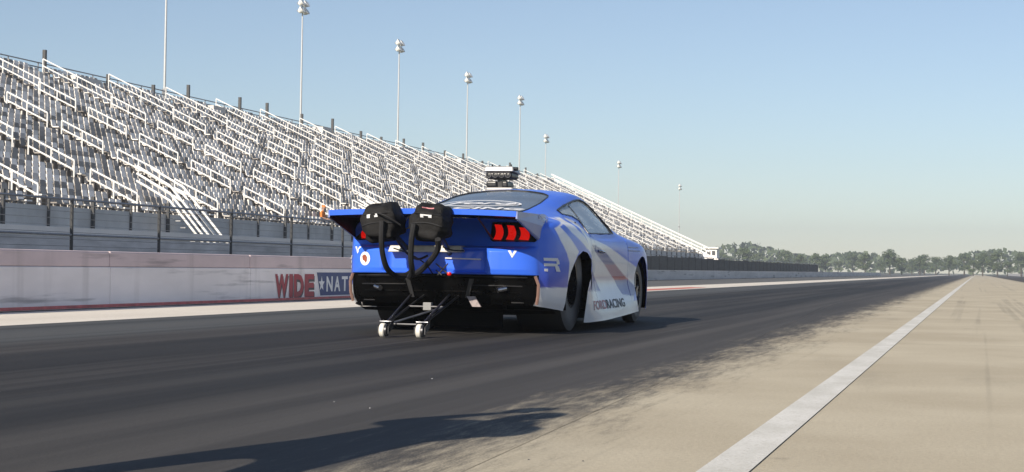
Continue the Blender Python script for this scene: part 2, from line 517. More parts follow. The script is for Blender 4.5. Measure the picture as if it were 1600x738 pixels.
# shut lines of the doors (a real groove)
for sm in (DOOR0, DOOR1):
    for i in np.where(np.abs(cols - sm) < .006)[0]:
        dep = .010 if abs(cols[i] - sm) < .002 else .008
        z = P[i, :, 2]; sel = (z > .25) & (z < .90) & (np.abs(P[i, :, 0]) > .7)
        P[i, sel, 0] -= np.sign(P[i, sel, 0]) * dep
verts = P.reshape(-1, 3).copy()
ii, jj = np.meshgrid(np.arange(NC - 1), np.arange(NR - 1), indexing='ij')
idx = (ii * NR + jj).ravel()
quads = np.stack([idx, idx + NR, idx + NR + 1, idx + 1], 1)
bvh = BVHTree.FromPolygons([tuple(v) for v in verts], [tuple(int(a) for a in q) for q in quads])

def cast(px, py):
    o, v = ray(px, py)
    h = bvh.ray_cast(o - CARO, v.normalized())
    return h[0]
def side_poly(pts):
    out = []
    for a, b in pts:
        h = cast(a, b)
        if h is not None: out.append((h.y, h.z))
    return np.array(out)
def inside(poly, a, b):
    a = np.asarray(a); b = np.asarray(b)
    r = np.zeros(a.shape, bool); n = len(poly); j = n - 1
    for i in range(n):
        xi, yi = poly[i]; xj, yj = poly[j]
        c = ((yi > b) != (yj > b)) & (a < (xj - xi) * (b - yi) / (yj - yi + 1e-12) + xi)
        r ^= c; j = i
    return r
def nearest(poly, a, b):
    """nearest point on the outline and its distance"""
    a = np.asarray(a, float); b = np.asarray(b, float)
    best = np.full(a.shape, 1e9); qa = a.copy(); qb = b.copy()
    for i in range(len(poly)):
        x0, y0 = poly[i - 1]; x1, y1 = poly[i]
        dx, dy = x1 - x0, y1 - y0
        t = np.clip(((a - x0) * dx + (b - y0) * dy) / (dx * dx + dy * dy + 1e-12), 0, 1)
        cx, cy = x0 + t * dx, y0 + t * dy
        d2 = (a - cx) ** 2 + (b - cy) ** 2
        k = d2 < best
        best[k] = d2[k]; qa[k] = cx[k]; qb[k] = cy[k]
    return qa, qb, np.sqrt(best)

def smooth_poly(p, n=4):
    p = np.asarray(p); out = []
    N = len(p)
    for i in range(N):
        a, b, c, d = p[i - 1], p[i], p[(i + 1) % N], p[(i + 2) % N]
        for k in range(n):
            t = k / n
            out.append(.5 * ((2 * b) + (c - a) * t + (2 * a - 5 * b + 4 * c - d) * t * t + (-a + 3 * b - 3 * c + d) * t ** 3))
    return np.array(out)

# openings
rear_arch = [tuple(q) for q in side_poly([(882, 487), (884.5, 465), (888, 441), (892, 426), (897, 413), (903, 400.5), (911, 392.5), (918, 395), (922.5, 403), (924.5, 414), (924, 426), (921.5, 441), (918.6, 454.6), (915.5, 478), (912, 504)])]
rear_arch = np.array([(-.60, -.2)] + [(rear_arch[0][0] - .01, .1)] + rear_arch + [(rear_arch[-1][0] - .02, -.2)])
front_arch = np.array([(2.95 + .375 * math.cos(a), .335 + .36 * math.sin(a)) for a in np.linspace(-.9, PI + .6, 40)] + [(2.6, -.2), (3.2, -.2)])
side_win = side_poly([(870.5, 329), (880, 321.5), (890, 316.5), (897, 313.5), (904, 312.5), (912, 316), (920, 322.5), (928, 329.5), (935, 337), (943, 346), (950, 355), (957, 365.5), (938, 365.8), (918.5, 364.5), (911, 354), (904, 345.5), (893, 338), (878, 335)])
glass_rear = np.array([(.0, -.40), (.28, -.39), (.47, -.34), (.485, -.1), (.475, .3), (.455, .66), (.43, .78), (.36, .86), (.2, .93), (0, .955)])
glass_rear = np.concatenate([glass_rear, glass_rear[-2:0:-1] * np.array([-1, 1])])
glass_front = np.array([(.0, 1.84), (.3, 1.84), (.5, 1.80), (.64, 2.22), (.62, 2.36), (.3, 2.42), (0, 2.43)])
glass_front = np.concatenate([glass_front, glass_front[-2:0:-1] * np.array([-1, 1])])

cen = verts[quads].mean(1)
ax = np.abs(cen[:, 0])
zone = np.zeros(len(quads), int)          # 0 body
is_side = ax > .45
side_in = inside(side_win, cen[:, 1], cen[:, 2]) & is_side & (cen[:, 2] > .8)
_, _, dd = nearest(side_win, cen[:, 1], cen[:, 2])
zone[side_in] = 2
up = cen[:, 2] > .93
rg = inside(glass_rear, cen[:, 0], cen[:, 1]) & up
_, _, dr = nearest(glass_rear, cen[:, 0], cen[:, 1])
zone[rg] = 4
fg = inside(glass_front, cen[:, 0], cen[:, 1]) & (cen[:, 2] > .9)
zone[fg] = 5
rowj = jj.ravel()
dj0 = 2 * PER
def is_row(lo, hi):
    return ((rowj >= lo) & (rowj < hi)) | ((rowj >= NR - 1 - hi) & (rowj < NR - 1 - lo))
zone[(zone == 0) & (cen[:, 1] > DOOR0) & (cen[:, 1] < DOOR1) & is_row(int(1.35 * PER), int(5.0 * PER))] = 6
zone[(zone == 0) & is_row(0, int(1.35 * PER)) & (cen[:, 1] > -.1) & (cen[:, 1] < 2.7)] = 7   # side skirt
cut = (inside(rear_arch, cen[:, 1], cen[:, 2]) | inside(front_arch, cen[:, 1], cen[:, 2])) & (ax > .3) & (cen[:, 2] < .8)
zone[cut] = -1
# snap the cut edges to the drawn outline
def snap(zs_in, poly, aa, bb, keep=None):
    inn = np.isin(zone, zs_in) if keep is None else keep
    vin = np.zeros(len(verts), bool); vout = np.zeros(len(verts), bool)
    vin[quads[inn].ravel()] = True; vout[quads[~inn].ravel()] = True
    ed = np.where(vin & vout)[0]
    qa, qb, d_ = nearest(poly, verts[ed, aa], verts[ed, bb])
    k = d_ < .03
    verts[ed[k], aa] = qa[k]; verts[ed[k], bb] = qb[k]
snap([2, 3], side_win, 1, 2, side_in)
snap([4], glass_rear, 0, 1, rg)
snap([5], glass_front, 0, 1, fg)
rcut = inside(rear_arch, cen[:, 1], cen[:, 2]) & (zone == -1)
fcut = inside(front_arch, cen[:, 1], cen[:, 2]) & (zone == -1)
snap([-1], rear_arch, 1, 2, rcut)
snap([-1], front_arch, 1, 2, fcut)

# livery colour from the shape of the wrap
pA = side_poly([(857.8, 340.2), (866.6, 357), (876, 376), (885.6, 395), (890, 411), (887, 445), (892, 430), (897, 413), (904.5, 393), (899, 384.2), (888.3, 369.3), (874.7, 354.4), (865.2, 340.8)])
pB = side_poly([(867.3, 339.8), (877.4, 349), (893.7, 363.9), (907, 376), (916.7, 388), (926, 402), (925, 395), (919.4, 381.5), (914, 370.7), (903, 359.8), (886.9, 347.6), (874.7, 339.8)])
pC = side_poly([(881.5, 340), (895, 345), (906, 353), (912.6, 362.5), (919, 373), (915, 370), (910, 364.5), (897.7, 351.2), (884, 342.6)])  # highlight on the hip crest painted white, together with a thin stripe
pW = side_poly([(913, 366.5), (917.9, 370.6), (932.5, 376.3), (948.8, 384.4), (965, 395.8), (981.3, 408.8), (998, 420), (992, 450), (988, 486), (912, 504), (916, 470), (922, 440), (925.6, 424), (925.4, 412), (923, 395), (919, 380)])
pD = side_poly([(925, 383), (932.5, 397.4), (945.5, 415.3), (960, 438), (972.4, 460), (991, 463), (994, 449), (981.3, 436.4), (961.8, 413.7), (947, 395), (931, 383)])
pE = side_poly([(925.8, 424), (928, 431), (932.5, 441.3), (939, 455.6), (919, 454.6)])
zred = [cast(970, 431.5), cast(970, 437)]
zpink = cast(955, 414)
def over(col, poly, c, a, b, sel, soft=.006):
    i_ = inside(poly, a, b); _, _, d_ = nearest(poly, a, b)
    s_ = np.where(i_, d_, -d_)
    t = np.clip(s_ / soft * .5 + .5, 0, 1) * sel
    return col * (1 - t[:, None]) + np.asarray(c) * t[:, None]
WHITE = (.86, .85, .86)
def livery(v):
    col = np.tile(BLUE, (len(v), 1)).astype(float)
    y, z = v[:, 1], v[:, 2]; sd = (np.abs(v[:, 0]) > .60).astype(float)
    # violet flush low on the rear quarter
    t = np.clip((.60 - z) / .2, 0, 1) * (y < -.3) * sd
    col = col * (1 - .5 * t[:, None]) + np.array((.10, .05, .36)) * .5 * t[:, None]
    for p_ in (pA, pB, pC, pW):
        col = over(col, p_, WHITE, y, z, sd * (z > .03))
    t = np.clip((.40 - z) / .008, 0, 1) * ((y < .45) & (np.abs(v[:, 0]) > .70))
    col = col * (1 - t[:, None]) + np.array(WHITE) * t[:, None]
    zt = zpink.z
    dc = np.where((z > zt)[:, None], (.09, .12, .34), np.where((z > zred[0].z)[:, None], (.24, .09, .24), np.where((z > zred[1].z)[:, None], (.42, .01, .05), (.03, .035, .30))))
    i_ = inside(pD, y, z); _, _, d_ = nearest(pD, y, z)
    t = np.clip(np.where(i_, d_, -d_) / .006 * .5 + .5, 0, 1) * sd
    col = col * (1 - t[:, None]) + dc * t[:, None]
    # faint rose band across the white
    t = np.exp(-((z - zred[1].z - .012) / .035) ** 2) * .35 * sd * inside(pW, y, z) * (~i_)
    col = col * (1 - t[:, None]) + np.array((.70, .40, .42)) * t[:, None]
    col = over(col, pE, (.03, .04, .34), y, z, sd)
    t = np.clip((.245 - z) / .01, 0, 1) * ((y > -.1) & (y < 2.7)) * sd
    col = col * (1 - t[:, None]) + np.array((.74, .75, .77)) * t[:, None]
    return col

def sub_mesh(name, mask, m, parent, off=0.0, color=True, smooth=True):
    q = quads[mask]
    if len(q) == 0: return None
    u, inv = np.unique(q.ravel(), return_inverse=True)
    v = verts[u].copy(); f = inv.reshape(-1, 4)
    if off:
        nrm = np.zeros_like(v)
        e = np.cross(v[f[:, 2]] - v[f[:, 0]], v[f[:, 3]] - v[f[:, 1]])
        for k in range(4): np.add.at(nrm, f[:, k], e)
        nrm /= np.linalg.norm(nrm, axis=1, keepdims=True) + 1e-9
        s_ = np.sign((nrm * (v - np.array([0, 1.3, .5]))).sum(1)); nrm *= s_[:, None]
        v += nrm * off
    me = bpy.data.meshes.new(name)
    me.from_pydata(v.tolist(), [], f.tolist()); me.update()
    if color:
        at = me.color_attributes.new('livery', 'FLOAT_COLOR', 'POINT')
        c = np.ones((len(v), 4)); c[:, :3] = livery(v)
        at.data.foreach_set('color', c.ravel())
    bm = bmesh.new(); bm.from_mesh(me); bmesh.ops.recalc_face_normals(bm, faces=bm.faces); bm.to_mesh(me); bm.free()
    o = link(name, me, m, parent)
    if smooth: smooth_by_angle(me, 50)
    return o
def thick(o, t=.006):
    s_ = o.modifiers.new('shell', 'SOLIDIFY'); s_.thickness = t; s_.offset = -1 if True else 0
    return o
left = cen[:, 0] < 0
body = sub_mesh('body', zone == 0, MT['paint'], car)
for sd in (left, ~left):
    d_ = sub_mesh('door', (zone == 6) & sd, MT['paint'], car)
    sub_mesh('side_skirt', (zone == 7) & sd, MT['paint'], car)
    sub_mesh('quarter_window', (zone == 2) & sd & (cen[:, 1] < .815), MT['sideglass'], car, -.010, False)
    sub_mesh('door_window', (zone == 2) & sd & (cen[:, 1] > .855), MT['sideglass'], car, -.010, False)
    sub_mesh('window_pillar', (zone == 2) & sd & (cen[:, 1] <= .855) & (cen[:, 1] >= .815), MT['cage'], car, -.006, False)
rgl = sub_mesh('rear_window', zone == 4, MT['rearglass'], car, -.004, False)
def dense(poly, step=.03):
    out = []
    for i in range(len(poly)):
        a_, b_ = np.array(poly[i]), np.array(poly[(i + 1) % len(poly)]); k_ = max(1, int(np.hypot(*(b_ - a_)) / step))
        out += [tuple(a_ + (b_ - a_) * q / k_) for q in range(k_)]
    return out + [out[0]]
for s_ in (1, -1):
    pts = []
    for y_, z_ in dense(side_win):
        h = bvh.ray_cast(Vector((s_ * 3, y_, z_)), Vector((-s_, 0, 0)))
        if h[0] is not None: pts.append((h[0].x, y_, z_))
    g = MB(); g.tube(pts, .0085, 6, cap=False); g.build('window_seal', MT['black'], car, True)
pts = []
for x_, y_ in dense(glass_rear):
    h = bvh.ray_cast(Vector((x_, y_, 3)), Vector((0, 0, -1))); pts.append((x_, y_, h[0].z))
g = MB(); g.tube(pts, .007, 6, cap=False); g.build('window_seal', MT['black'], car, True)
sub_mesh('windscreen', zone == 5, MT['sideglass'], car, -.006, False)
# nose cap
g = MB()
ring = [tuple(P[-1, j]) for j in range(NR)]
g.add(ring + [(0, 4.0, .42)], [(j, j + 1, NR) for j in range(NR - 1)] + [(NR - 1, 0, NR)])
g.build('nose_cap', MT['black'], car, True)

# ---- rear end : bumper, tail panel, valance share one form
prof = half[0]                                   # (x, z) of the last station
def bz(z):
    return float(np.interp(z, [.24, .30, .40, .485, .50, .54, .69, .715, .735, .80, .97], [.02, .09, .12, .14, .185, .20, .20, .175, .06, .02, -.055]))
def rear_y(x, z):
    xm = float(np.interp(z, prof[:, 1], prof[:, 0]))
    s_ = min(1, abs(x) / max(xm, 1e-3))
    B = (1 - s_ ** 4) ** .7 if s_ < 1 else 0
    y = -1.02 - bz(z) * B
    # plate recess in the middle of the bumper
    if .46 < z < .74:
        fx = np.clip((.47 - .55 * (.70 - z) * 0 - abs(x + .03)) / .07, 0, 1); fz = np.clip((z - .505) / .012, 0, 1) * np.clip((.715 - z) / .02, 0, 1)
        y += .075 * fx * fx * (3 - 2 * fx) * fz
    return y
def rear_patch(name, z0, z1, m, color=False, nx=90, nz=26, xlim=None):
    v = []; f = []
    zs = np.linspace(z0, z1, nz)
    for z in zs:
        xm = float(np.interp(z, prof[:, 1], prof[:, 0]))
        if xlim: xm = min(xm, xlim(z))
        for k in range(nx + 1):
            s_ = -1 + 2 * k / nx
            x = xm * math.copysign(1 - (1 - abs(s_)) ** 1.25, s_)
            v.append((x, rear_y(x, z), z))
    for a in range(nz - 1):
        for b in range(nx):
            i = a * (nx + 1) + b
            f.append((i, i + 1, i + nx + 2, i + nx + 1))
    g = MB(); g.add(v, f)
    o = g.build(name, m, car, True)
    if color:
        at = o.data.color_attributes.new('livery', 'FLOAT_COLOR', 'POINT')
        c = np.ones((len(v), 4)); c[:, :3] = BLUE
        at.data.foreach_set('color', c.ravel())
    return o
rear_patch('tail_panel', .735, .97, MT['paint'], True)
rear_patch('rear_bumper', .497, .735, MT['paint'], True, nz=40)
rear_patch('rear_valance', .245, .497, MT['black_gloss'], nz=30)
# ridges and lower blade of the valance
g = MB()
for z, dx, r_ in ((.462, .72, .008), (.345, .68, .008)):
    g.tube([(x, rear_y(x, z) - .004, z + .006 * math.cos(x * 2)) for x in np.linspace(-dx, dx, 30)], r_, 6)
g.build('valance_rib', MT['black_gloss'], car, True)
for z, x0, x1 in ((.478, -.74, .74), (.405, .28, .70), (.405, -.70, -.30), (.268, -.70, -.60), (.268, .60, .70)):
    g = MB(); g.tube([(x, rear_y(x, z) - .006, z + .004 * math.cos(x * 3)) for x in np.linspace(x0, x1, 20)], .006, 6)
    g.build('valance_trim', MT['black'], car, True)
for s_ in (-1, 1):
    g = MB(); g.hexa([(s_ * .26, rear_y(.26, .46) - .006, .46), (s_ * .30, rear_y(.30, .46) - .006, .46), (s_ * .30, -1.0, .46), (s_ * .26, -1.0, .46), (s_ * .22, rear_y(.22, .30) - .03, .30), (s_ * .25, rear_y(.25, .30) - .03, .30), (s_ * .25, -1.0, .30), (s_ * .22, -1.0, .30)])
    g.build('diffuser_fin', MT['black'], car)
for s_ in (-1, 1):
    g = MB()
    xs = s_ * .815
    g.tube([(s_ * .80, rear_y(.80, .495) - .01, .49), (s_ * .826, -1.052, .42), (s_ * .822, -1.047, .33), (s_ * .806, -1.03, .255)], .014, 6)
    g.build('valance_edge', mat('bronze_edge', (.20, .12, .10), .45, var=.3), car, True)
    g = MB()
    g.tube([(s_ * .57, -1.13, .385), (s_ * .51, -1.175, .37)], .022, 10)
    g.build('exhaust_tip', MT['chrome'], car, True)
# pale strip coloured to read as a sunlit ledge above the plate recess
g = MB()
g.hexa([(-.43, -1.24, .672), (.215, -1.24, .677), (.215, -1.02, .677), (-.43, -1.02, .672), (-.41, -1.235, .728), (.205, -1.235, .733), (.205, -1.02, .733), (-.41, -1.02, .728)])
bevel(g.build('sunlit_ledge_strip', MT['greystrip'], car), .006)
g = MB(); g.tube([(.05, -1.16, .628), (.36, -1.16, .622)], .006, 6); g.build('bumper_pinstripe', MT['whitep'], car)

# ---- spoiler
TIPY, TIPZ, TW = -1.65, 1.0, .79
g = MB()
ny, nx = 14, 20
top = lambda y: float(np.interp(y, [-1.65, -1.3, -1.0, -.7], [TIPZ, .985, .978, .985]))
v = []; f = []
for lay in (0, 1):
    for a in range(ny + 1):
        y = TIPY + (-.82 - TIPY) * a / ny
        for b in range(nx + 1):
            s_ = -1 + 2 * b / nx
            wd = float(np.interp(y, [-1.65, -.95, -.8], [TW, TW, .79]))
            crown = .018 * (1 - s_ * s_)
            v.append((s_ * wd, y + .05 * (s_ * s_) * (a == 0) * 0, top(y) + crown * 1.0 - .022 * lay))
n_ = (ny + 1) * (nx + 1)
for a in range(ny):
    for b in range(nx):
        i = a * (nx + 1) + b
        f.append((i, i + 1, i + nx + 2, i + nx + 1)); f.append((n_ + i, n_ + i + nx + 1, n_ + i + nx + 2, n_ + i + 1))
for b in range(nx):
    f.append((b, n_ + b, n_ + b + 1, b + 1)); i = ny * (nx + 1) + b; f.append((i, i + 1, n_ + i + 1, n_ + i))
for a in range(ny):
    i = a * (nx + 1); f.append((i, i + nx + 1, n_ + i + nx + 1, n_ + i)); i += nx; f.append((i, n_ + i, n_ + i + nx + 1, i + nx + 1))
g.add(v, f)
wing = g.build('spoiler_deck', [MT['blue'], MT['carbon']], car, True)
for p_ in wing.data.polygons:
    if p_.normal.z < -.3: p_.material_index = 1  # black carbon underside, made dark to cut bounce and deepen the shade
g = MB()                                              # upright lip on the trailing edge
v = []; f = []
for b in range(nx + 1):
    s_ = -1 + 2 * b / nx
    x = s_ * TW; z = TIPZ + .018 * (1 - s_ * s_)
    v += [(x, TIPY - .004, z - .040), (x, TIPY - .012, z + .004), (x, TIPY + .006, z + .004), (x, TIPY + .010, z - .040)]
for b in range(nx):
    for k in range(4):
        i = 4 * b + k; i2 = 4 * b + (k + 1) % 4
        f.append((i, i2, i2 + 4, i + 4))
f += [(0, 1, 2, 3), (4 * nx + 3, 4 * nx + 2, 4 * nx + 1, 4 * nx)]
g.add(v, f); g.build('spoiler_lip', MT['blue'], car, True)
for s_ in (-1, 1):                                    # end plates
    g = MB()
    pl = [(-1.655, 1.003), (-1.655, .945), (-.96, .775), (-.88, .775), (-.80, .90), (-.72, 1.0), (-.95, 1.003)]
    def xx(y, z): return float(np.interp(y, [-1.655, -.95, -.80, -.72], [.80, .81, .83, .79]))
    vo = [(s_ * xx(y, z), y, z) for y, z in pl]; vi = [(s_ * (xx(y, z) - .014), y, z) for y, z in pl]
    n_ = len(pl)
    g.add(vo + vi, [tuple(range(n_)), tuple(range(2 * n_ - 1, n_ - 1, -1))] + [(k, (k + 1) % n_, n_ + (k + 1) % n_, n_ + k) for k in range(n_)])
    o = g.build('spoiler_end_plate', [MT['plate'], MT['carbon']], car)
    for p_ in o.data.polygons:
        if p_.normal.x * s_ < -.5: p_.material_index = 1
for s_ in (-.42, 0.0, .42):                          # spreader struts under the deck
    g = MB(); g.tube([(s_, -1.50, .965), (s_, -1.06, .80)], .009, 6); g.build('spoiler_strut', MT['darksteel'], car, True)

# ---- tail lights
def on_rear(x, z, off=.006): return (x, rear_y(x, z) - off, z)
for s_ in (-1, 1):
    hp = [(.405, .935), (.405, .79), (.43, .772), (.785, .772), (.80, .785), (.70, .88), (.63, .935)]
    def slab(name, pts, m, off0, off1, parent):
        g = MB()
        # subdivide outline, then fan between a front and a back copy
        v0 = [on_rear(s_ * x, z, off1) for x, z in pts]; v1 = [on_rear(s_ * x, z, off0) for x, z in pts]
        n_ = len(pts)
        g.add(v0 + v1, [tuple(range(n_))] + [(k, (k + 1) % n_, n_ + (k + 1) % n_, n_ + k) for k in range(n_)])
        return g.build(name, m, parent)
    tl = slab('tail_light', hp, MT['lampblack'], -.02, .012, car)
    for x0, x1, zt in ((.428, .502, .916), (.536, .610, .910), (.644, .714, .893)):
        pts = []
        for t in np.linspace(0, 1, 9): pts.append((x0 + .022 * math.sin(t * PI * .9), zt - t * (zt - .79)))
        for t in np.linspace(1, 0, 9):
            pts.append((x1 - .012 + .026 * math.sin(t * PI * .9) + (.02 if x0 > .6 else 0) * t, zt - t * (zt - .79) - .004))
        slab('lamp_bar', pts, MT['redlamp'], .0, .022, tl)

# ---- wheels
def wheel(x_out, y, r, width, rim_r, sgn, wide):
    t = empty('wheel', (0, 0, 0)); t.parent = car; t.location = (0, y, r - .004)
    e = sgn
    xo = x_out; xi = x_out - width; m_ = (xo + xi) / 2; bw = min(.035, width * .2)
    g = MB()
    prof_ = [(rim_r, xi + .02), (r - .05, xi), (r - .012, xi + bw * .5), (r, xi + bw * 1.4), (r, xo - bw * 1.4), (r - .012, xo - bw * .5), (r - .05, xo), ((r + rim_r) / 2, xo + .004), (rim_r + .012, xo - .004), (rim_r, xo - .02)]
    g.lathe([(a, e * b) for a, b in prof_], 'x', 64)
    o = g.build('tyre', MT['rubber'], t, True)
    o.data.materials.append(MT['rubber_side'])
    for p_ in o.data.polygons:
        c = p_.center
        if abs(c.x) > xo - bw * .9 and math.hypot(c.y, c.z) < r - .02: p_.material_index = 1
    g = MB()
    dish = .10 if wide else .03
    g.lathe([(a, e * b) for a, b in [(rim_r, xo - .018), (rim_r + .006, xo - .004), (rim_r - .012, xo - .006), (rim_r - .02, xo - dish), (rim_r * .9, xo - dish - .02), (.05, xo - dish - .01), (.05, xo - dish + .03), (0.001, xo - dish + .03)]], 'x', 48)
    rm = g.build('rim', MT['rim'], t, True)
    g = MB(); g.lathe([(a, e * b) for a, b in [(rim_r + .002, xo - .010), (rim_r + .010, xo + .002), (rim_r - .004, xo + .004), (rim_r - .012, xo - .008)]], 'x', 48)
    g.build('rim_lip', MT['steel'], rm, True) if False else None
    ns = 5 if not wide else 12
    for k in range(ns):
        a = 2 * PI * k / ns + .3
        g = MB()
        ca, sa = math.cos(a), math.sin(a)
        if wide:
            c = (e * (xo - dish * .1 - .012), ca * (rim_r - .004), sa * (rim_r - .004))
            g.lathe([(.008, 0), (.008, e * .016), (.001, e * .016)], 'x', 8, c)
            g.build('beadlock_bolt', MT['steel'], t)
        else:
            w_ = .022
            pa = [(.04, -w_ * 1.2), (rim_r - .008, -w_ * .7), (rim_r - .008, w_ * .7), (.04, w_ * 1.2)]
            q = [(e * (xo - dish + .012), ca * p_ - sa * s2, sa * p_ + ca * s2) for p_, s2 in pa] + [(e * (xo - dish - .012), ca * p_ - sa * s2, sa * p_ + ca * s2) for p_, s2 in pa]
            g.hexa(q); g.build('spoke', MT['steel'], t)
    return t
for s_ in (1, -1):
    wheel(.86, 0.0, .435, .44, .21, s_, True)
    wheel(.862, 2.95, .325, .14, .205, s_, False)
    # tubs inside the body
    for y, r_, x0, x1 in ((0.0, .47, .40, .955), (2.95, .375, .52, .90)):
        g = MB(); v = []; f = []
        n_ = 24
        for k in range(n_ + 1):
            a = -.35 + (PI + .7) * k / n_
            q = (y + r_ * 1.10 * math.cos(a), r_ * .9 + r_ * 1.02 * math.sin(a) - .06)
            v += [(s_ * x0, *q), (s_ * (x1 - .03), *q)]
        for k in range(n_): f.append((2 * k, 2 * k + 1, 2 * k + 3, 2 * k + 2))
        v.append((s_ * x0, y, .3)); c_ = len(v) - 1
        for k in range(n_): f.append((2 * k, 2 * k + 2, c_))
        g.add(v, f); g.build('wheel_tub', MT['under'], car)

# ---- floor, cabin, cage
g = MB()
g.add([(-.86, -.72, .20), (.86, -.72, .20), (.86, -.58, .17), (.46, -.56, .16), (.46, .50, .12), (.95, .52, .10), (.95, 2.5, .13), (.50, 2.55, .13), (.50, 3.4, .15), (.6, 3.75, .16), (-.6, 3.75, .16), (-.50, 3.4, .15), (-.50, 2.55, .13), (-.95, 2.5, .13), (-.95, .52, .10), (-.46, .50, .12), (-.46, -.56, .16), (-.86, -.58, .17)], [tuple(range(18))])
g.build('floor_pan', MT['under'], car)
for y_, z_ in ((.34, .98), (2.36, .86)):
    g = MB(); g.box(-.80, .80, y_, y_ + .02, .15, z_); g.build('bulkhead', MT['interior'], car)
g = MB(); g.box(-.40, .40, -.62, -.60, .04, .45); g.build('added_light_blocker', MT['under'], car)  # added panel that keeps sunlight off the ground under the tail
g = MB()
g.add([(-.70, -.98, .50), (.70, -.98, .50), (.70, -.70, .24), (-.70, -.70, .24)], [(0, 1, 2, 3)])
g.build('rear_undertray', MT['under'], car)
cage = [[(-.58, .62, .2), (-.60, .70, .86), (-.47, .82, 1.15), (.47, .82, 1.15), (.60, .70, .86), (.58, .62, .2)],
        [(-.47, .82, 1.15), (-.50, 1.75, 1.13), (-.66, 2.25, .88), (-.66, 2.3, .3)], [(.47, .82, 1.15), (.50, 1.75, 1.13), (.66, 2.25, .88), (.66, 2.3, .3)],
        [(.47, .80, 1.13), (.42, -.2, .90), (.40, -.8, .60)], [(-.47, .80, 1.13), (-.42, -.2, .90), (-.40, -.8, .60)], [(.60, .70, .86), (-.58, .62, .35)]]
for c_ in cage:
    g = MB(); g.tube(c_, .021, 8); g.build('roll_cage_tube', MT['cage'], car, True)
g = MB()
g.box(-.60, -.16, .75, .88, .25, .98); g.box(-.60, -.16, .85, 1.3, .22, .36)
st = bevel(g.build('driver_seat', MT['interior'], car), .04, 3)
g = MB(); g.box(.52, .60, .60, .68, .96, 1.06); bevel(g.build('cage_padding', MT['beige'], car), .012)

# ---- injector hat above the bonnet
HX, HY = -.41, 2.05
hat = empty('injector_hat', (HX, HY, 1.275)); hat.parent = car
g = MB(); g.hexa([(-.165, -.02, .262), (.155, -.02, .262), (.155, .30, .24), (-.165, .30, .24), (-.15, .0, .315), (.145, .0, .315), (.13, .28, .30), (-.14, .28, .30)])
bevel(g.build('hat_lid', MT['hat'], hat), .012, 3)
g = MB(); g.box(-.145, .135, -.01, .28, .185, .262)
bevel(g.build('hat_throat', MT['black'], hat), .03, 4)
for k in range(4):
    g = MB(); c = (-.105 + .068 * k, -.012, .224)
    g.lathe([(.029, .0), (.029, -.008), (.023, -.008), (.023, .004), (.001, .004)], 'y', 20, c); g.build('butterfly', MT['darksteel'], hat, True)
g = MB(); g.tube([(.14, .05, .29), (.185, .04, .288)], .02, 8); g.build('linkage', MT['black'], hat, True)
for x in (-.09, .11):
    g = MB(); g.tube([(x, .06, .31), (x, .06, .337)], .009, 8); g.build('hat_bolt', MT['darksteel'], hat)
for x0, x1 in ((-.145, -.03), (.02, .085)):
    g = MB(); g.box(x0, x1, .02, .26, .10, .165); bevel(g.build('blower_cover', MT['black'], hat), .018, 3)
g = MB(); g.box(-.03, .02, .05, .22, -.1, .20); g.build('hat_riser', MT['black'], hat)
g = MB(); g.box(-.15, .15, .0, .4, -.32, .10); bevel(g.build('supercharger', MT['hat'], hat), .02)

# ---- parachute packs
def chute(x, z, w_, h_, tilt, seed):
    r_ = random.Random(seed)
    t = empty('parachute_pack', (x, -1.74, z)); t.parent = car; t.rotation_euler = (.12, tilt, 0)
    n1, n2 = 30, 24
    v = []; f = []
    for a in range(n2 + 1):
        th = -PI / 2 + PI * a / n2
        for b in range(n1):
            ph = 2 * PI * b / n1
            se = lambda q, e: math.copysign(abs(q) ** e, q)
            cx_ = se(math.cos(th), .5) * se(math.cos(ph), .55); cy_ = se(math.cos(th), .5) * se(math.sin(ph), .6); cz_ = se(math.sin(th), .60)
            wr = 1 + .055 * math.sin(3 * ph + 5 * th + seed * 1.7) + .04 * math.sin(7 * ph - 4 * th + seed) * math.cos(th) + .03 * math.sin(11 * cz_ + 3 * ph)
            taper = 1 - .18 * max(0, cz_) - .10 * max(0, -cz_)
            ear = .16 * max(0, cz_) ** 4 * max(0, abs(cx_) - .25)
            v.append((cx_ * w_ / 2 * wr * taper, cy_ * .17 * wr, (cz_ + ear * 2) * h_ / 2 * wr))
    for a in range(n2):
        for b in range(n1):
            i = a * n1 + b; j = a * n1 + (b + 1) % n1
            f.append((i, j, j + n1, i + n1))
    g = MB(); g.add(v, f)
    o = g.build('pack', MT['cloth'], t, True)
    bv = BVHTree.FromPolygons([tuple(q) for q in v], f)
    def srf(px_, pz_, off=.004):
        h = bv.ray_cast(Vector((px_, -1, pz_)), Vector((0, 1, 0)))
        return (px_, (h[0].y if h[0] else -.12) - off, pz_)
    # flap edge, cinch cord, emblem
    g = MB(); g.tube([srf(q, .02 * math.cos(q * 12) - .005, .003) for q in np.linspace(-w_ * .42, w_ * .42, 16)], .006, 6); g.build('flap_seam', MT['strap'], t, True)
    g = MB(); g.tube([srf(q, .09 - .6 * q * q, .003) for q in np.linspace(-w_ * .36, w_ * .36, 14)], .005, 6); g.build('flap_seam', MT['strap'], t, True)
    g = MB()
    ex = -.035 if seed == 1 else 0.0
    for a, b, c, d in ((-.045, .05, .072, .09), (-.045, -.018, .055, .072), (.022, .05, .058, .072)):
        g.add([srf(ex + a, c), srf(ex + b, c), srf(ex + b, d), srf(ex + a, d)], [(0, 1, 2, 3)])
    g.build('emblem', MT['whitep'], t)
    if seed == 2:
        g = MB(); g.tube([srf(q, .122 + 2.5 * q * q, .002) for q in np.linspace(-.05, .05, 8)], .007, 6); g.build('red_tab', MT['pink'], t, True)
    return t
chute(-.29, .905, .315, .295, -.10, 1)
chute(.12, .905, .315, .28, .08, 2)
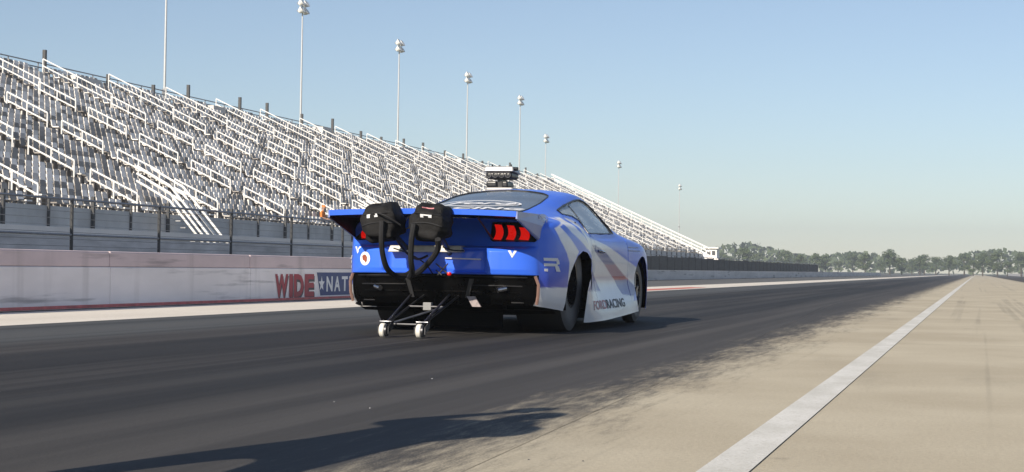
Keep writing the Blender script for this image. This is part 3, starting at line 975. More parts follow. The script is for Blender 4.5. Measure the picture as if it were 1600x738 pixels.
for x in (-.285, .125):
    g = MB(); g.tube([(x, -1.62, .86), (x * .8 - .03, -1.02, .62)], .022, 8); g.build('parachute_arm', MT['darksteel'], car, True)
def px_rear(px, py, y):
    o, v = ray(px, py); o = o - CARO
    return o + v * ((y - o.y) / v.y)
def hose(name, pts, r_, m, y0=-1.86, n=10):
    q = [px_rear(a, b, (c[0] if c else y0)) for a, b, *c in pts]
    sm = []
    for i in range(len(q) - 1):
        a, b, c, d = q[max(i - 1, 0)], q[i], q[i + 1], q[min(i + 2, len(q) - 1)]
        for k in range(6):
            t = k / 6
            sm.append(.5 * ((2 * b) + (c - a) * t + (2 * a - 5 * b + 4 * c - d) * t * t + (-a + 3 * b - 3 * c + d) * t ** 3))
    sm.append(q[-1])
    g = MB(); g.tube(sm, r_, 8); return g.build(name, m, car, True)
hose('bridle_strap', [(597, 345, -1.93), (596, 372, -1.92), (598, 398, -1.86), (605, 420, -1.75), (618, 431, -1.6), (632, 431, -1.5), (642, 425, -1.4)], .023, MT['strap'])
hose('bridle_strap', [(647, 350, -1.93), (643, 375, -1.92), (642, 405, -1.86), (644, 425, -1.75), (640, 433, -1.6)], .024, MT['strap'])
hose('bridle_strap', [(684, 374, -1.88), (684, 390, -1.8), (672, 408, -1.7), (658, 422, -1.55), (645, 430, -1.4)], .024, MT['strap'])
hose('release_cable', [(618, 372, -1.8), (634, 394, -1.6), (652, 405, -1.4), (668, 400, -1.3)], .010, MT['darksteel'])
hose('release_cable', [(586, 332, -1.94), (604, 338, -1.96), (626, 352, -1.9)], .006, MT['strap'])
hose('release_cable', [(692, 386, -1.5), (706, 391, -1.4), (724, 392, -1.2)], .006, MT['strap'])
hose('release_cable', [(615, 388, -1.4), (640, 397, -1.4), (664, 412, -1.3), (676, 428, -1.2)], .005, MT['strap'])
hose('pack_pull_rod', [(626, 357, -1.6), (639, 337, -1.6)], .006, MT['steel'])
hose('pack_pull_rod', [(625, 365, -1.6), (636, 357, -1.6), (646, 355, -1.6)], .006, MT['steel'])
for pts in ([(681, 412), (700, 428)], [(700, 412), (684, 430)], [(681, 422), (690, 430)]):
    hose('recess_brace', [(a, b, -1.24) for a, b in pts], .006, MT['darksteel'])
q = px_rear(701, 428, -1.24)
g = MB(); g.lathe([(.001, -.012), (.011, -.010), (.015, .0), (.015, .03)], 'y', 14, q); g.build('red_beacon', MT['redlamp'], car, True)
# ---- decals on the tail
def rear_disc(x, z, rx, rz, m, name, off, n=28, shape=None):
    g = MB()
    pts = [(x + rx * math.cos(2 * PI * k / n), z + rz * math.sin(2 * PI * k / n)) for k in range(n)] if shape is None else shape
    g.add([on_rear(a, b, off) for a, b in pts], [tuple(range(len(pts)))]); return g.build(name, m, car)
st_ = px_rear(569, 404, -1.18)
rear_disc(st_.x, st_.z, .052, .058, MT['whitep'], 'sticker', .004)
sx, sz = st_.x, st_.z
rear_disc(0, 0, 0, 0, MT['brown'], 'sticker_motif', .007, shape=[(sx - .03, sz + .02), (sx - .012, sz + .034), (sx + .008, sz + .03), (sx + .022, sz + .01), (sx + .02, sz - .018), (sx + .008, sz - .036), (sx - .004, sz - .02), (sx - .022, sz - .012)])
ve = px_rear(800, 389, -1.18)
for s_ in (-1, 1):
    g = MB()
    x, z = (ve.x, .672) if s_ > 0 else (-.745, .690)
    g.add([on_rear(x - .036, z + .026, .005), on_rear(x - .014, z + .026, .005), on_rear(x, z - .004, .005), on_rear(x + .014, z + .026, .005), on_rear(x + .036, z + .026, .005), on_rear(x, z - .036, .005)], [(0, 1, 2, 5), (2, 3, 4, 5)])
    g.build('chevron_badge', MT['whitep'], car)

# ---- lettering
def text_mesh(s, size=1.0, bold=.0, shear=0.0, sx=1.0, space=1.0):
    cu = bpy.data.curves.new('txt', 'FONT'); cu.body = s; cu.size = size; cu.offset = bold; cu.shear = shear
    cu.align_x = 'CENTER'; cu.align_y = 'CENTER'; cu.space_character = space; cu.resolution_u = 3
    to = bpy.data.objects.new('txt', cu); C.objects.link(to)
    dg = bpy.context.evaluated_depsgraph_get(); me = to.evaluated_get(dg).to_mesh()
    v = [(q.co.x * sx, q.co.y) for q in me.vertices]; f = [tuple(p_.vertices) for p_ in me.polygons]
    to.evaluated_get(dg).to_mesh_clear()
    bpy.data.objects.remove(to); bpy.data.curves.remove(cu)
    return v, f
def decal(name, v, f, fn, m, parent):
    g = MB(); g.add([fn(a, b) for a, b in v], f); return g.build(name, m, parent, fix=False)
def flip(f): return [tuple(reversed(q)) for q in f]
def side_pt(s_, y, z, off=.004):
    h = bvh.ray_cast(Vector((s_ * 3, y, z)), Vector((-s_, 0, 0)))
    return (h[0].x + s_ * off, y, z)
# R mark on the quarter panel : built from bars in pixel measure on the right side
def quad_grid(c4, n=5):
    """bilinear patch in pixels -> dense verts/faces"""
    v = []; f = []
    for a in range(n + 1):
        for b in range(n + 1):
            s_, t = a / n, b / n
            v.append(tuple((1 - s_) * ((1 - t) * np.array(c4[0]) + t * np.array(c4[1])) + s_ * ((1 - t) * np.array(c4[3]) + t * np.array(c4[2]))))
    for a in range(n):
        for b in range(n):
            i = a * (n + 1) + b; f.append((i, i + 1, i + n + 2, i + n + 1))
    return v, f
def mark(name, patches, m):
    hit = []
    for c4 in patches:
        v, f = quad_grid(c4)
        hs = [cast(a, b) for a, b in v]
        if any(h is None for h in hs): continue
        hit.append(([(h.x, h.y, h.z) for h in hs], f))
    for s_ in (1, -1):
        g = MB()
        for vs_, f in hit:
            g.add([(s_ * (x + .004), y, z) for x, y, z in vs_], f if s_ > 0 else flip(f))
        g.build(name, m, car, fix=False)
mark('letter_mark', [[(848.5, 403), (871, 403.5), (872.5, 408.5), (849, 407.5)], [(868.5, 407), (872.8, 407), (874, 413), (869.5, 414)], [(849, 411.5), (870.5, 412.5), (871, 416.5), (849.5, 416)],
                     [(849.5, 420), (855.5, 420.3), (855.5, 424.5), (849.8, 424)], [(866.5, 416), (872.5, 416.5), (875, 425), (868.5, 424.5)]], MT['whitep'])
mark('fender_script', [[(981, 385.5), (996.5, 386.2), (996.8, 388.3), (981, 387.6)], [(981.5, 390.8), (999.5, 391.8), (999.8, 394), (981.5, 393)]], mat('pale_script', (.32, .38, .60), .5, var=.1))
# lettering on the sill panel
s0 = cast(925, 479); s1 = cast(977, 473)
v, f = text_mesh('RACING', 1, .018, .0, 1.0, 1.05)
wv = max(a for a, b in v) - min(a for a, b in v)
mid = (s0 + s1) / 2; slope = (s1.z - s0.z) / (s1.y - s0.y)
half_w = (s1.y - s0.y) / 2
for s_ in (1, -1):
    for word, off, wid, m_ in (('FORD', -.50, .78, MT['pink']), ('RACING', .42, 1.06, MT['charcoalp'])):
        v, f = text_mesh(word, 1, .02)
        wv = max(a for a, b in v) - min(a for a, b in v)
        k = wid * half_w / wv
        def fn(a, b, off=off, k=k):
            y = mid.y + off * half_w + a * k
            return side_pt(s_, y, mid.z + slope * (y - mid.y) + b * .115)
        decal('sill_lettering', v if s_ > 0 else [(-a, b) for a, b in v], f if s_ > 0 else flip(f), (fn if s_ > 0 else fn), m_, car)
# rear glass : ring and word
def glass_pt(x, y, off=.004):
    h = bvh.ray_cast(Vector((x, y, 3)), Vector((0, 0, -1)))
    return (x, y, h[0].z + off)
gx, gy = -.03, .06
g = MB()
for (rx, ry, t) in ((.40, .19, .026), (.345, .145, .010)):
    n_ = 56; v = []; f = []
    for k in range(n_):
        a = 2 * PI * k / n_
        for q in (0, t): v.append(glass_pt(gx + (rx - q) * math.cos(a), gy + (ry - q) * math.sin(a)))
    for k in range(n_):
        j = (k + 1) % n_; f.append((2 * k, 2 * j, 2 * j + 1, 2 * k + 1))
    g.add(v, f)
g.build('glass_ring_logo', MT['whitep'], rgl, fix=False)
v, f = text_mesh('Ford', .20, .006, .35, 1.55)
decal('glass_script', v, f, lambda a, b: glass_pt(gx + a, gy + b * 1.1), MT['whitep'], rgl)
v, f = text_mesh('RACING', .14, .006, .15, 1.75, 1.1)
decal('glass_lettering', v, f, lambda a, b: glass_pt(gx - .01 + a, gy - .285 + b), MT['whitep'], rgl)
# end plate emblem
for s_ in (1, -1):
    def plate_pt(y, z):
        t = float(np.interp(y, [-1.655, -.95, -.80, -.72], [.80, .81, .83, .79]))
        return (s_ * (t + .006), y, z)
    g = MB(); n_ = 28
    cy_, cz_ = -.92, .950
    for (ra, t) in ((.050, .006), (.036, .006)):
        v = []; f = []
        for k in range(n_):
            a = 2 * PI * k / n_
            for q in (0, t): v.append(plate_pt(cy_ + (ra * 2.6 - q * 2.6) * math.cos(a), cz_ + (ra - q) * 1.15 * math.sin(a)))
        for k in range(n_):
            j = (k + 1) % n_; f.append((2 * k, 2 * j, 2 * j + 1, 2 * k + 1))
        g.add(v, f)
    for (a, b), (c, d) in (((-.03, .02), (.05, .026)), ((-.05, 0), (.04, -.006)), ((-.02, -.022), (.04, -.028)), ((-.03, .02), (-.05, 0)), ((.04, -.006), (.04, -.028))):
        g.add([plate_pt(cy_ + a, cz_ + b), plate_pt(cy_ + c, cz_ + d), plate_pt(cy_ + c, cz_ + d + .007), plate_pt(cy_ + a, cz_ + b + .007)], [(0, 1, 2, 3)])
    g.build('plate_emblem', mat('pale_print', (.62, .65, .74), .5, var=.1), car, fix=False)
    v, f = text_mesh('RACING', .05, .003)
    decal('plate_lettering', v, f, lambda a, b: plate_pt(cy_ + .02 + s_ * a * 2.1, .872 + b * .55), MT['whitep'], car)

# ---- door handle
for s_ in (1, -1):
    h = cast(938, 393)
    x, y, z = h.x, h.y, h.z
    g = MB(); g.tube([(s_ * (x + .004), y - .09, z + .002), (s_ * (x + .02), y - .07, z + .004), (s_ * (x + .022), y + .07, z - .006), (s_ * (x + .004), y + .10, z - .008)], .012, 8)
    g.build('door_handle', MT['chrome'], car, True)

# ---- wheelie bar
wb = empty('wheelie_bar', (0, -2.11, 0)); wb.parent = car
WX = (-.150, .150)
for s_, x in zip((-1, 1), WX):
    x = x + .005
    t = empty('caster_wheel', (x, 0, .0555)); t.parent = wb
    g = MB(); g.lathe([(.03, -.019), (.050, -.019), (.056, -.012), (.056, .012), (.050, .019), (.03, .019)], 'x', 32); g.build('tyre', MT['whitewheel'], t, True)
    g = MB(); g.lathe([(.001, .040), (.016, .042), (.046, .036), (.048, .0), (.042, -.022), (.012, -.03), (.001, -.03)], 'x', 24); g.build('hub', MT['darksteel'], t, True)
    g = MB(); g.tube([(-.04, 0, 0), (.052, 0, 0)], .010, 8); g.build('axle_bolt', MT['chrome'], t)
    g = MB(); g.hexa([(x + .044, -.02, .03), (x + .052, -.02, .03), (x + .052, .10, .08), (x + .044, .10, .08), (x + .044, -.02, .085), (x + .052, -.02, .085), (x + .052, .10, .135), (x + .044, .10, .135)])
    g.build('fork', MT['darksteel'], wb); g = MB()
    g.hexa([(x - .040, -.02, .03), (x - .030, -.02, .03), (x - .030, .10, .08), (x - .040, .10, .08), (x - .040, -.02, .085), (x - .030, -.02, .085), (x - .030, .10, .135), (x - .040, .10, .135)])
    g.build('fork', MT['darksteel'], wb)
    g = MB(); g.tube([(x, .08, .105), (x, 1.2, .36)], .010, 8); g.build('lower_tube', MT['darksteel'], wb, True)
    q = px_rear(642 if s_ < 0 else 702, 461, -1.30); g = MB(); g.tube([(x + .01, .09, .125), (q.x, q.y + 2.11, q.z)], .010, 8); g.build('upper_tube', MT['darksteel'], wb, True)
    g = MB(); g.tube([(x - .045, .05, .122), (x + .05, .05, .122)], .007, 8); g.build('fork_pin', MT['chrome'], wb)
g = MB(); g.tube([(WX[0], .14, .10), (WX[1], .14, .10)], .009, 8); g.build('cross_tube', MT['darksteel'], wb, True)
g = MB(); g.tube([(WX[0], .14, .10), (WX[1], .62, .23)], .009, 8); g.build('cross_tube', MT['steel'], wb, True)
g = MB(); g.tube([(WX[0], .62, .23), (WX[1], .62, .23)], .009, 8); g.build('cross_tube', MT['darksteel'], wb, True)
q = px_rear(667, 479, -1.5)
g = MB(); g.box(q.x - .035, q.x + .035, q.y + .0, q.y + .05, q.z - .032, q.z + .032); bevel(g.build('timing_box', mat('grey_box', (.22, .22, .22), .5, var=.15), wb) if False else g.build('timing_box', mat('grey_box', (.22, .22, .22), .5, var=.15), car), .005)
q = px_rear(738, 470, -1.16)
g = MB(); g.hexa([(q.x - .05, q.y, q.z + .035), (q.x + .02, q.y, q.z + .035), (q.x + .02, q.y + .02, q.z + .035), (q.x - .05, q.y + .02, q.z + .035), (q.x - .0, q.y, q.z - .05), (q.x + .075, q.y, q.z - .05), (q.x + .075, q.y + .02, q.z - .05), (q.x, q.y + .02, q.z - .05)])
g.build('bracket', mat('grey_bracket', (.30, .25, .25), .5, var=.3, scale=30), car)
# rear axle housing and driveline in the shade
g = MB(); g.tube([(-.5, 0, .43), (.5, 0, .43)], .06, 12); g.lathe([(.001, -.16), (.13, -.12), (.15, 0), (.13, .12), (.001, .16)], 'x', 20, (0, 0, .43))
g.build('axle_housing', MT['darksteel'], car, True)
for x in (-.33, .33):
    g = MB(); g.tube([(x, -.75, .55), (x, .4, .3)], .02, 8); g.build('chassis_tube', MT['darksteel'], car, True)

# ================================================================== track wall with the banner
MT['wallwhite'] = mat('painted_concrete_white', (.90, .84, .82), .8, var=.12, scale=1.2, bump=.25, bscale=25, stretch=(1, .3, 1))
MT['wallpink'] = mat('weathered_concrete_cap', (.72, .58, .57), .85, var=.16, scale=1.5, bump=.3, bscale=25, stretch=(1, .3, 1))
MT['wallgrey'] = mat('weathered_concrete', (.66, .63, .61), .85, var=.18, scale=.8, bump=.3, bscale=20, stretch=(1, .25, 2))
MT['navy'] = mat('navy_banner', (.055, .075, .19), .6, var=.15, scale=2)
MT['redline'] = mat('faded_red_line', (.60, .16, .15), .7, var=.3, scale=5)
MT['galv'] = mat('galvanised_steel', (.32, .32, .33), .5, metal=.5, var=.2)
MT['darkpost'] = mat('dark_post', (.05, .05, .052), .6, var=.2)
MT['mesh'] = mat('fence_screen', (.085, .085, .082), .9, var=.35, scale=1.4, stretch=(1, .6, 3))
MT['standband'] = mat('stand_band', (.62, .60, .57), .7, var=.12, scale=.6)
MT['greymesh'] = mat('grey_screen', (.50, .50, .51), .9, var=.3, scale=1.4, stretch=(1, .6, 3))
MT['whiteband'] = mat('pale_plank', (.74, .72, .69), .7, var=.12, scale=.6)
def add_scuffs(m):
    t = m.node_tree; N, L = t.nodes, t.links; b = N['Principled BSDF']
    src = b.inputs['Base Color'].links[0].from_socket
    g_ = N.new('ShaderNodeNewGeometry'); sp = N.new('ShaderNodeSeparateXYZ'); L.new(g_.outputs['Position'], sp.inputs[0])
    col = src
    for vec, sc, lo, hi, amt, c_ in (((1, .22, 3.5), 1.6, .60, .68, .55, (.10, .09, .09)), ((1, 2.2, .25), 1.5, .56, .74, .30, (.25, .21, .18)), ((1, 1, 1), .5, .45, .7, .12, (.38, .34, .32))):
        mp = N.new('ShaderNodeMapping'); mp.inputs['Scale'].default_value = vec; L.new(g_.outputs['Position'], mp.inputs[0])
        nz = N.new('ShaderNodeTexNoise'); nz.inputs['Scale'].default_value = sc; nz.inputs['Detail'].default_value = 6; L.new(mp.outputs[0], nz.inputs['Vector'])
        mr = N.new('ShaderNodeMapRange'); L.new(nz.outputs[0], mr.inputs[0])
        for i_, q_ in zip((1, 2, 3, 4), (lo, hi, 0, amt)): mr.inputs[i_].default_value = q_
        mx = N.new('ShaderNodeMix'); mx.data_type = 'RGBA'; L.new(mr.outputs[0], mx.inputs[0]); L.new(col, mx.inputs[6]); mx.inputs[7].default_value = (*c_, 1); col = mx.outputs[2]
    L.new(col, b.inputs['Base Color'])
for k in ('wallwhite', 'wallpink', 'wallgrey'): add_scuffs(MT[k])
WX0, WH = -9.88, .67
wall = empty('track_wall', (WX0, 20, 0), 'low white concrete track wall with red lettering and navy star banner', 'wall')
L0, L1, LS = -6.0, 40.0, 4.0
n = int((L1 - L0) / LS)
for k in range(n):
    y0 = L0 + k * LS - 20; y1 = y0 + LS - .012
    g = MB(); g.hexa([(-.26, y0, 0), (.0, y0, 0), (.0, y1, 0), (-.26, y1, 0), (-.22, y0, .485), (-.0, y0, .485), (-.0, y1, .485), (-.22, y1, .485)]); bevel(g.build('wall_panel', MT['wallwhite'], wall), .012)
    g = MB(); g.box(-.20, -.012, y0, y1, .4852, WH); bevel(g.build('wall_cap', MT['wallpink'], wall), .02)
g = MB(); g.box(.0025, .006, L0 - 20, L1 - 20.2, .010, .046); g.build('red_line', MT['redline'], wall)
def wall_pt(px, py):
    o_, v_ = ray(px, py); t = (WX0 - o_.x) / v_.x
    return o_ + v_ * t
def wall_text(name, s, ya, yb, za, zb, m, off, bold=.03, shear=0.0, base=None):
    v, f = text_mesh(s, 1, bold, shear)
    a0 = min(a for a, b in v); a1 = max(a for a, b in v); b0 = min(b for a, b in v); b1 = max(b for a, b in v)
    fn = lambda a, b: (off, ya + (yb - ya) * (a - a0) / (a1 - a0) - 20, za + (zb - za) * (b - b0) / (b1 - b0))
    return decal(name, v, f, fn, m, wall)
yI = wall_pt(451.5, 448).y; yE = wall_pt(492, 448).y
lw = (yE - yI) / 2.42
MT['redletter'] = mat('red_banner_letter', (.38, .045, .06), .6, var=.22, scale=6)
MT['shadowletter'] = mat('letter_outline', (.06, .055, .06), .6, var=.2)
MT['palebanner'] = mat('pale_banner', (.66, .61, .60), .65, var=.06, scale=2)
pos = yE
lets = [('W', 1.25), ('I', .42), ('D', 1.0), ('E', 1.0)]
y = yE - sum(a for _, a in lets) * lw
for ch, a in lets:
    yb = y + a * lw - .045
    wall_text('banner_letter_outline', ch, y + .02, yb + .03, .028, .372, MT['shadowletter'], .0035, .06)
    wall_text('banner_letter', ch, y, yb, .055, .40, MT['redletter'], .006, .045)
    y += a * lw
yB = wall_pt(494.5, 448).y
g = MB()
yend = yB + 3.55
g.add([(.003, yB - 20, .425), (.003, yend - 20, .425), (.003, yend - 20 + .1, .065), (.003, yB - 20 + .16, .065)], [(0, 3, 2, 1)])
g.build('navy_banner_panel', MT['navy'], wall, fix=False)
ys0 = wall_pt(502, 448).y
g = MB(); pts = [(.006, ys0 - 20 + .13 * (1 if k % 2 == 0 else .42) * math.sin(k * PI / 5) * -1, .245 + .125 * (1 if k % 2 == 0 else .42) * math.cos(k * PI / 5)) for k in range(10)]
g.add(pts + [(.006, ys0 - 20, .245)], [(k, (k + 1) % 10, 10) for k in range(10)]); g.build('banner_star', MT['whitep'], wall, fix=False)
yN = wall_pt(509.5, 448).y; yT = wall_pt(545, 448).y
pitch = (yT - yN) / 3
for k, ch in enumerate('NATIONALS'):
    if k * pitch + yN + pitch > yend: break
    wall_text('banner_letter', ch, yN + k * pitch, yN + k * pitch + pitch * .80, .125, .365, MT['whitep'], .006, .03)
# far wall of the shutdown side
fw = empty('far_track_wall', (-15.2, 44, 0), 'plain pale concrete wall running along the track beyond the car', 'wall')
for k in range(40):
    g = MB(); g.box(-.22, 0, k * 6 + .0, k * 6 + 5.985, 0, .50)
    bevel(g.build('wall_panel', MT['wallgrey'], fw), .012)
g = MB(); g.hexa([(-15.42, 44, 0), (-15.2, 44, 0), (-9.88, 40.05, 0), (-10.1, 40.05, 0), (-15.42, 44, .5), (-15.2, 44, .5), (-9.88, 40.05, .6), (-10.1, 40.05, .6)])
o = g.build('flare_wall', MT['wallgrey']); tag(o, 'short slanted concrete wall joining near and far track walls', 'wall')
rw = empty('opposite_track_wall', (12.2, 0, 0), 'pale concrete wall on the far right edge of the strip', 'wall')
for k in range(60):
    g = MB() if k == 0 else None
    if k == 0:
        g.box(0, .22, 0, 11.985, 0, .8); rp = g.build('wall_panel', MT['wallgrey'], rw)
    else:
        c = rp.copy(); C.objects.link(c); c.parent = rw; c.location = (0, k * 12, 0)

# ------------------------------------------------------------------ fences
def fence(name, x, y0, y1, step, z0, h, label, screen, rails=(1.0,), pr=.03):
    f_ = empty(name, (x, y0, 0), label, 'fence')
    g = MB(); g.tube([(0, 0, 0), (0, 0, h)], pr, 8); me = g.mesh('post'); me.materials.append(MT['darkpost'])
    nn = int((y1 - y0) / step)
    for k in range(nn + 1):
        p_ = link('post', me, None, f_); p_.location = (0, k * step, 0)
    for r_ in rails:
        g = MB(); g.tube([(0, 0, h * r_), (0, nn * step, h * r_)], pr * .7, 6); g.build('rail', MT['galv'], f_)
    if screen:
        for k in range(nn):
            hh = h * (.93 + .05 * random.random())
            g = MB(); g.box(-.012, .0, k * step + .04, (k + 1) * step - .04, z0, hh - .02); g.build('screen_panel', MT['mesh'], f_)
    return f_
fence('wire_fence', -14.0, 6.2, 43, 3.0, 0, 1.55, 'thin steel post fence standing behind the lettered track wall', False, (.985, .62, .45))
fence('screened_fence', -17.0, 60, 190, 2.5, .3, 1.35, 'dark screened fence between the far wall and the grandstand', True, (1.0,))
for k in range(12):
    g = MB(); g.box(-.02, .0, k * 3 + .05, k * 3 + 2.95, .10, .93); g.build('lower_panel', MT['greymesh'], bpy.data.objects['wire_fence'])
    g = MB(); g.box(-.03, .0, k * 3 + .05, k * 3 + 2.95, .94, 1.08); g.build('guard_plank', MT['whiteband'], bpy.data.objects['wire_fence'])
# wires of the near fence
wf = bpy.data.objects['wire_fence']
for q in np.arange(.12, 1.5, .11):
    g = MB(); g.tube([(0, 0, q), (0, 36, q)], .004, 4); g.build('wire', MT['galv'], wf)

# ------------------------------------------------------------------ grandstand
XF, XB, ZF, ZB = -31.7, -50.0, 2.2, 10.75
GY0, GY1 = 38.0, 200.0
NROW = 30
gs = empty('grandstand', ((XF + XB) / 2, (GY0 + GY1) / 2, 0), 'long empty grey grandstand with white handrails beside the strip', 'grandstand')
GO = gs.location
MT['terrace'] = mat('terrace_concrete', (.20, .185, .17), .85, var=.25, scale=1.2)
MT['handrail'] = mat('white_handrail', (.80, .79, .77), .5, var=.06)
MT['standwall'] = mat('stand_front_wall', (.60, .58, .56), .8, var=.2, scale=.6)
MT['standband'] = mat('stand_band', (.62, .60, .57), .7, var=.12, scale=.6)
def seat_material():
    m, t, b = _new('seat_shell')
    N, L = t.nodes, t.links
    oi = N.new('ShaderNodeObjectInfo')
    at = N.new('ShaderNodeAttribute'); at.attribute_name = 'shade'
    mx = N.new('ShaderNodeMath'); mx.operation = 'MAXIMUM'
    ml = N.new('ShaderNodeMath'); ml.operation = 'MULTIPLY'
    L.new(at.outputs['Alpha'], ml.inputs[0]); L.new(oi.outputs['Random'], ml.inputs[1])
    L.new(at.outputs['Fac'], mx.inputs[0]); mx.inputs[1].default_value = 0.
    ad = N.new('ShaderNodeMath'); ad.operation = 'ADD'
    L.new(at.outputs['Fac'], ad.inputs[0])
    L.new(ml.outputs[0], ad.inputs[1])
    rp = N.new('ShaderNodeValToRGB')
    e = rp.color_ramp.elements
    e[0].position = 0; e[0].color = (.20, .18, .16, 1); e[1].position = 1; e[1].color = (.90, .86, .82, 1)
    for p_, c_ in ((.33, (.34, .31, .285)), (.36, (.58, .545, .51)), (.66, (.70, .66, .62)), (.70, (.86, .82, .775))):
        x = e.new(p_); x.color = (*c_, 1)
    L.new(ad.outputs[0], rp.inputs[0]); L.new(rp.outputs[0], b.inputs['Base Color'])
    b.inputs['Roughness'].default_value = .55
    return m
MT['seat'] = seat_material()
dx = (XB - XF) / NROW; dz = (ZB - ZF) / NROW
g = MB()
pr = [(XF, 0)]
for r_ in range(NROW):
    pr += [(XF + r_ * dx, ZF + r_ * dz), (XF + (r_ + 1) * dx, ZF + r_ * dz)]
pr += [(XB, ZB), (XB - .4, ZB), (XB - .4, 0)]
v = [(x - GO.x, GY0 - GO.y, z) for x, z in pr] + [(x - GO.x, GY1 - GO.y, z) for x, z in pr]
n_ = len(pr)
g.add(v, [(k, (k + 1) % n_, n_ + (k + 1) % n_, n_ + k) for k in range(n_)] + [tuple(range(n_)), tuple(range(2 * n_ - 1, n_ - 1, -1))])
g.build('terrace', MT['terrace'], gs)
# seats
AST, AW = 7.3, 1.15
aisles = [GY1 - 1.2 - k * AST for k in range(int((GY1 - GY0) / AST))]
sb = MB()
sb.box(-.02, .30, -.19, .19, .36, .41); sb.hexa([(-.06, -.19, .40), (-.02, -.19, .40), (-.02, .19, .40), (-.06, .19, .40), (-.14, -.17, .72), (-.10, -.17, .72), (-.10, .17, .72), (-.14, .17, .72)])
sb.box(.08, .16, -.05, .05, 0, .36)
seatv = np.array(sb.v); seatf = np.array(sb.f)
spots = []
for r_ in range(NROW):
    x = XF + r_ * dx - .28; z = ZF + r_ * dz
    y = GY0 + .4
    while y < GY1 - .4:
        if min(abs(y - a) for a in aisles) > AW / 2 + .2: spots.append((x, y, z))
        y += .50
spots = np.array(spots)
dist = np.hypot(spots[:, 0], spots[:, 1])
pxs = 800 + F_PX * (spots[:, 0] * _r.x + spots[:, 1] * _r.y) / (spots[:, 0] * _d.x + spots[:, 1] * _d.y)
vis = (pxs > 452) & (pxs < 1120)
order = np.argsort(np.where(vis, dist, 1e5 + dist))
near = order[:300]
sme = sb.mesh('seat'); sme.materials.append(MT['seat'])
at = sme.color_attributes.new('shade', 'FLOAT_COLOR', 'POINT'); at.data.foreach_set('color', np.tile([0, 0, 0, 1.], (len(seatv), 1)).ravel())
for k in near:
    o = link('seat', sme, None, gs); o.location = (spots[k][0] - GO.x, spots[k][1] - GO.y, spots[k][2])
    o.rotation_euler.z = random.uniform(-.04, .04)
rest = spots[order[300:]]
nv = len(seatv)
V = (seatv[None] + (rest - np.array(GO))[:, None]).reshape(-1, 3)
Fq = (seatf[None] + (np.arange(len(rest)) * nv)[:, None, None]).reshape(-1, 4)
me = bpy.data.meshes.new('seating'); me.from_pydata(V.tolist(), [], Fq.tolist()); me.update()
me.materials.append(MT['seat'])
shade = np.repeat(rng.random(len(rest)), nv)
cc = np.zeros((len(V), 4)); cc[:, :3] = shade[:, None]
at = me.color_attributes.new('shade', 'FLOAT_COLOR', 'POINT'); at.data.foreach_set('color', cc.ravel())
o = link('seating', me, None, gs); o['kind'] = 'stuff'
# handrails down the aisles: separate sections of double rail
def rail_mesh(nr, name):
    g = MB()
    lx, lz = dx * nr, dz * nr
    for h in (1.0, .62):
        g.tube([(0, 0, h), (lx, 0, lz + h)], .038, 6)
    for t in (0, .5, 1):
        g.tube([(lx * t, 0, lz * t), (lx * t, 0, lz * t + 1.0)], .035, 6)
    me = g.mesh(name); me.materials.append(MT['handrail']); return me
rm3 = rail_mesh(3.4, 'handrail'); rm7 = rail_mesh(7, 'long_handrail')
for i, a in enumerate(aisles):
    r_ = 0
    while r_ + 3 <= 22:
        o = link('handrail', rm3, None, gs); o.location = (XF + r_ * dx - GO.x - .2, a - GO.y, ZF + r_ * dz)
        r_ += 4.6
    o = link('long_handrail', rm7, None, gs); o.location = (XF + 22.3 * dx - GO.x, a + .3 - GO.y, ZF + 22.3 * dz)
# aisle steps, a shade lighter than the terrace
for a in aisles:
    g = MB()
    for r_ in range(NROW):
        x0 = XF + (r_ + 1) * dx; z = ZF + r_ * dz
        g.box(x0 + .0 - GO.x, x0 + .34 - GO.x, a - AW / 2 + .05 - GO.y, a + AW / 2 - .05 - GO.y, z + .003, z + dz * .5)
    o = g.build('aisle_steps', MT['darkpost'] if False else MT['terrace'], gs); o['kind'] = 'stuff'
# white end rail on the far flank and top parapet
g = MB()
for h, r_ in ((1.15, .11), (.75, .08), (.35, .08)):
    g.tube([(XF + 1.0 - GO.x, GY1 + .1 - GO.y, ZF + h - .3), (XB - .3 - GO.x, GY1 + .1 - GO.y, ZB + h)], r_, 6)
for t in np.linspace(0, 1, 16):
    x, z = XF + (XB - XF) * t, ZF + (ZB - ZF) * t
    g.tube([(x - GO.x, GY1 + .1 - GO.y, z - .3), (x - GO.x, GY1 + .1 - GO.y, z + 1.1)], .05, 6)
g.build('end_rail', MT['handrail'], gs)
g = MB(); g.hexa([(XF + .6 - GO.x, GY1 - GO.y + .02, ZF - .6), (XF + .6 - GO.x, GY1 - GO.y + .3, ZF - .6), (XB - .4 - GO.x, GY1 - GO.y + .3, ZB - .5), (XB - .4 - GO.x, GY1 - GO.y + .02, ZB - .5),
                  (XF + .6 - GO.x, GY1 - GO.y + .02, ZF + .35), (XF + .6 - GO.x, GY1 - GO.y + .3, ZF + .35), (XB - .4 - GO.x, GY1 - GO.y + .3, ZB + .45), (XB - .4 - GO.x, GY1 - GO.y + .02, ZB + .45)])
g.build('end_stringer', MT['handrail'], gs)
for k in range(int((GY1 - GY0) / 3)):
    y = GY0 + 3 * k - GO.y
    if k == 0:
        g = MB(); g.tube([(0, 0, 0), (0, 0, .7)], .035, 6); pm = g.mesh('parapet_post'); pm.materials.append(MT['galv'])
    o = link('parapet_post', pm, None, gs); o.location = (XB - .3 - GO.x, y, ZB)
for h in (.7, .45):
    g = MB(); g.tube([(XB - .3 - GO.x, GY0 - GO.y, ZB + h), (XB - .3 - GO.x, GY1 - GO.y, ZB + h)], .035, 6); g.build('parapet_rail', MT['galv'], gs)
r2 = random.Random(5)
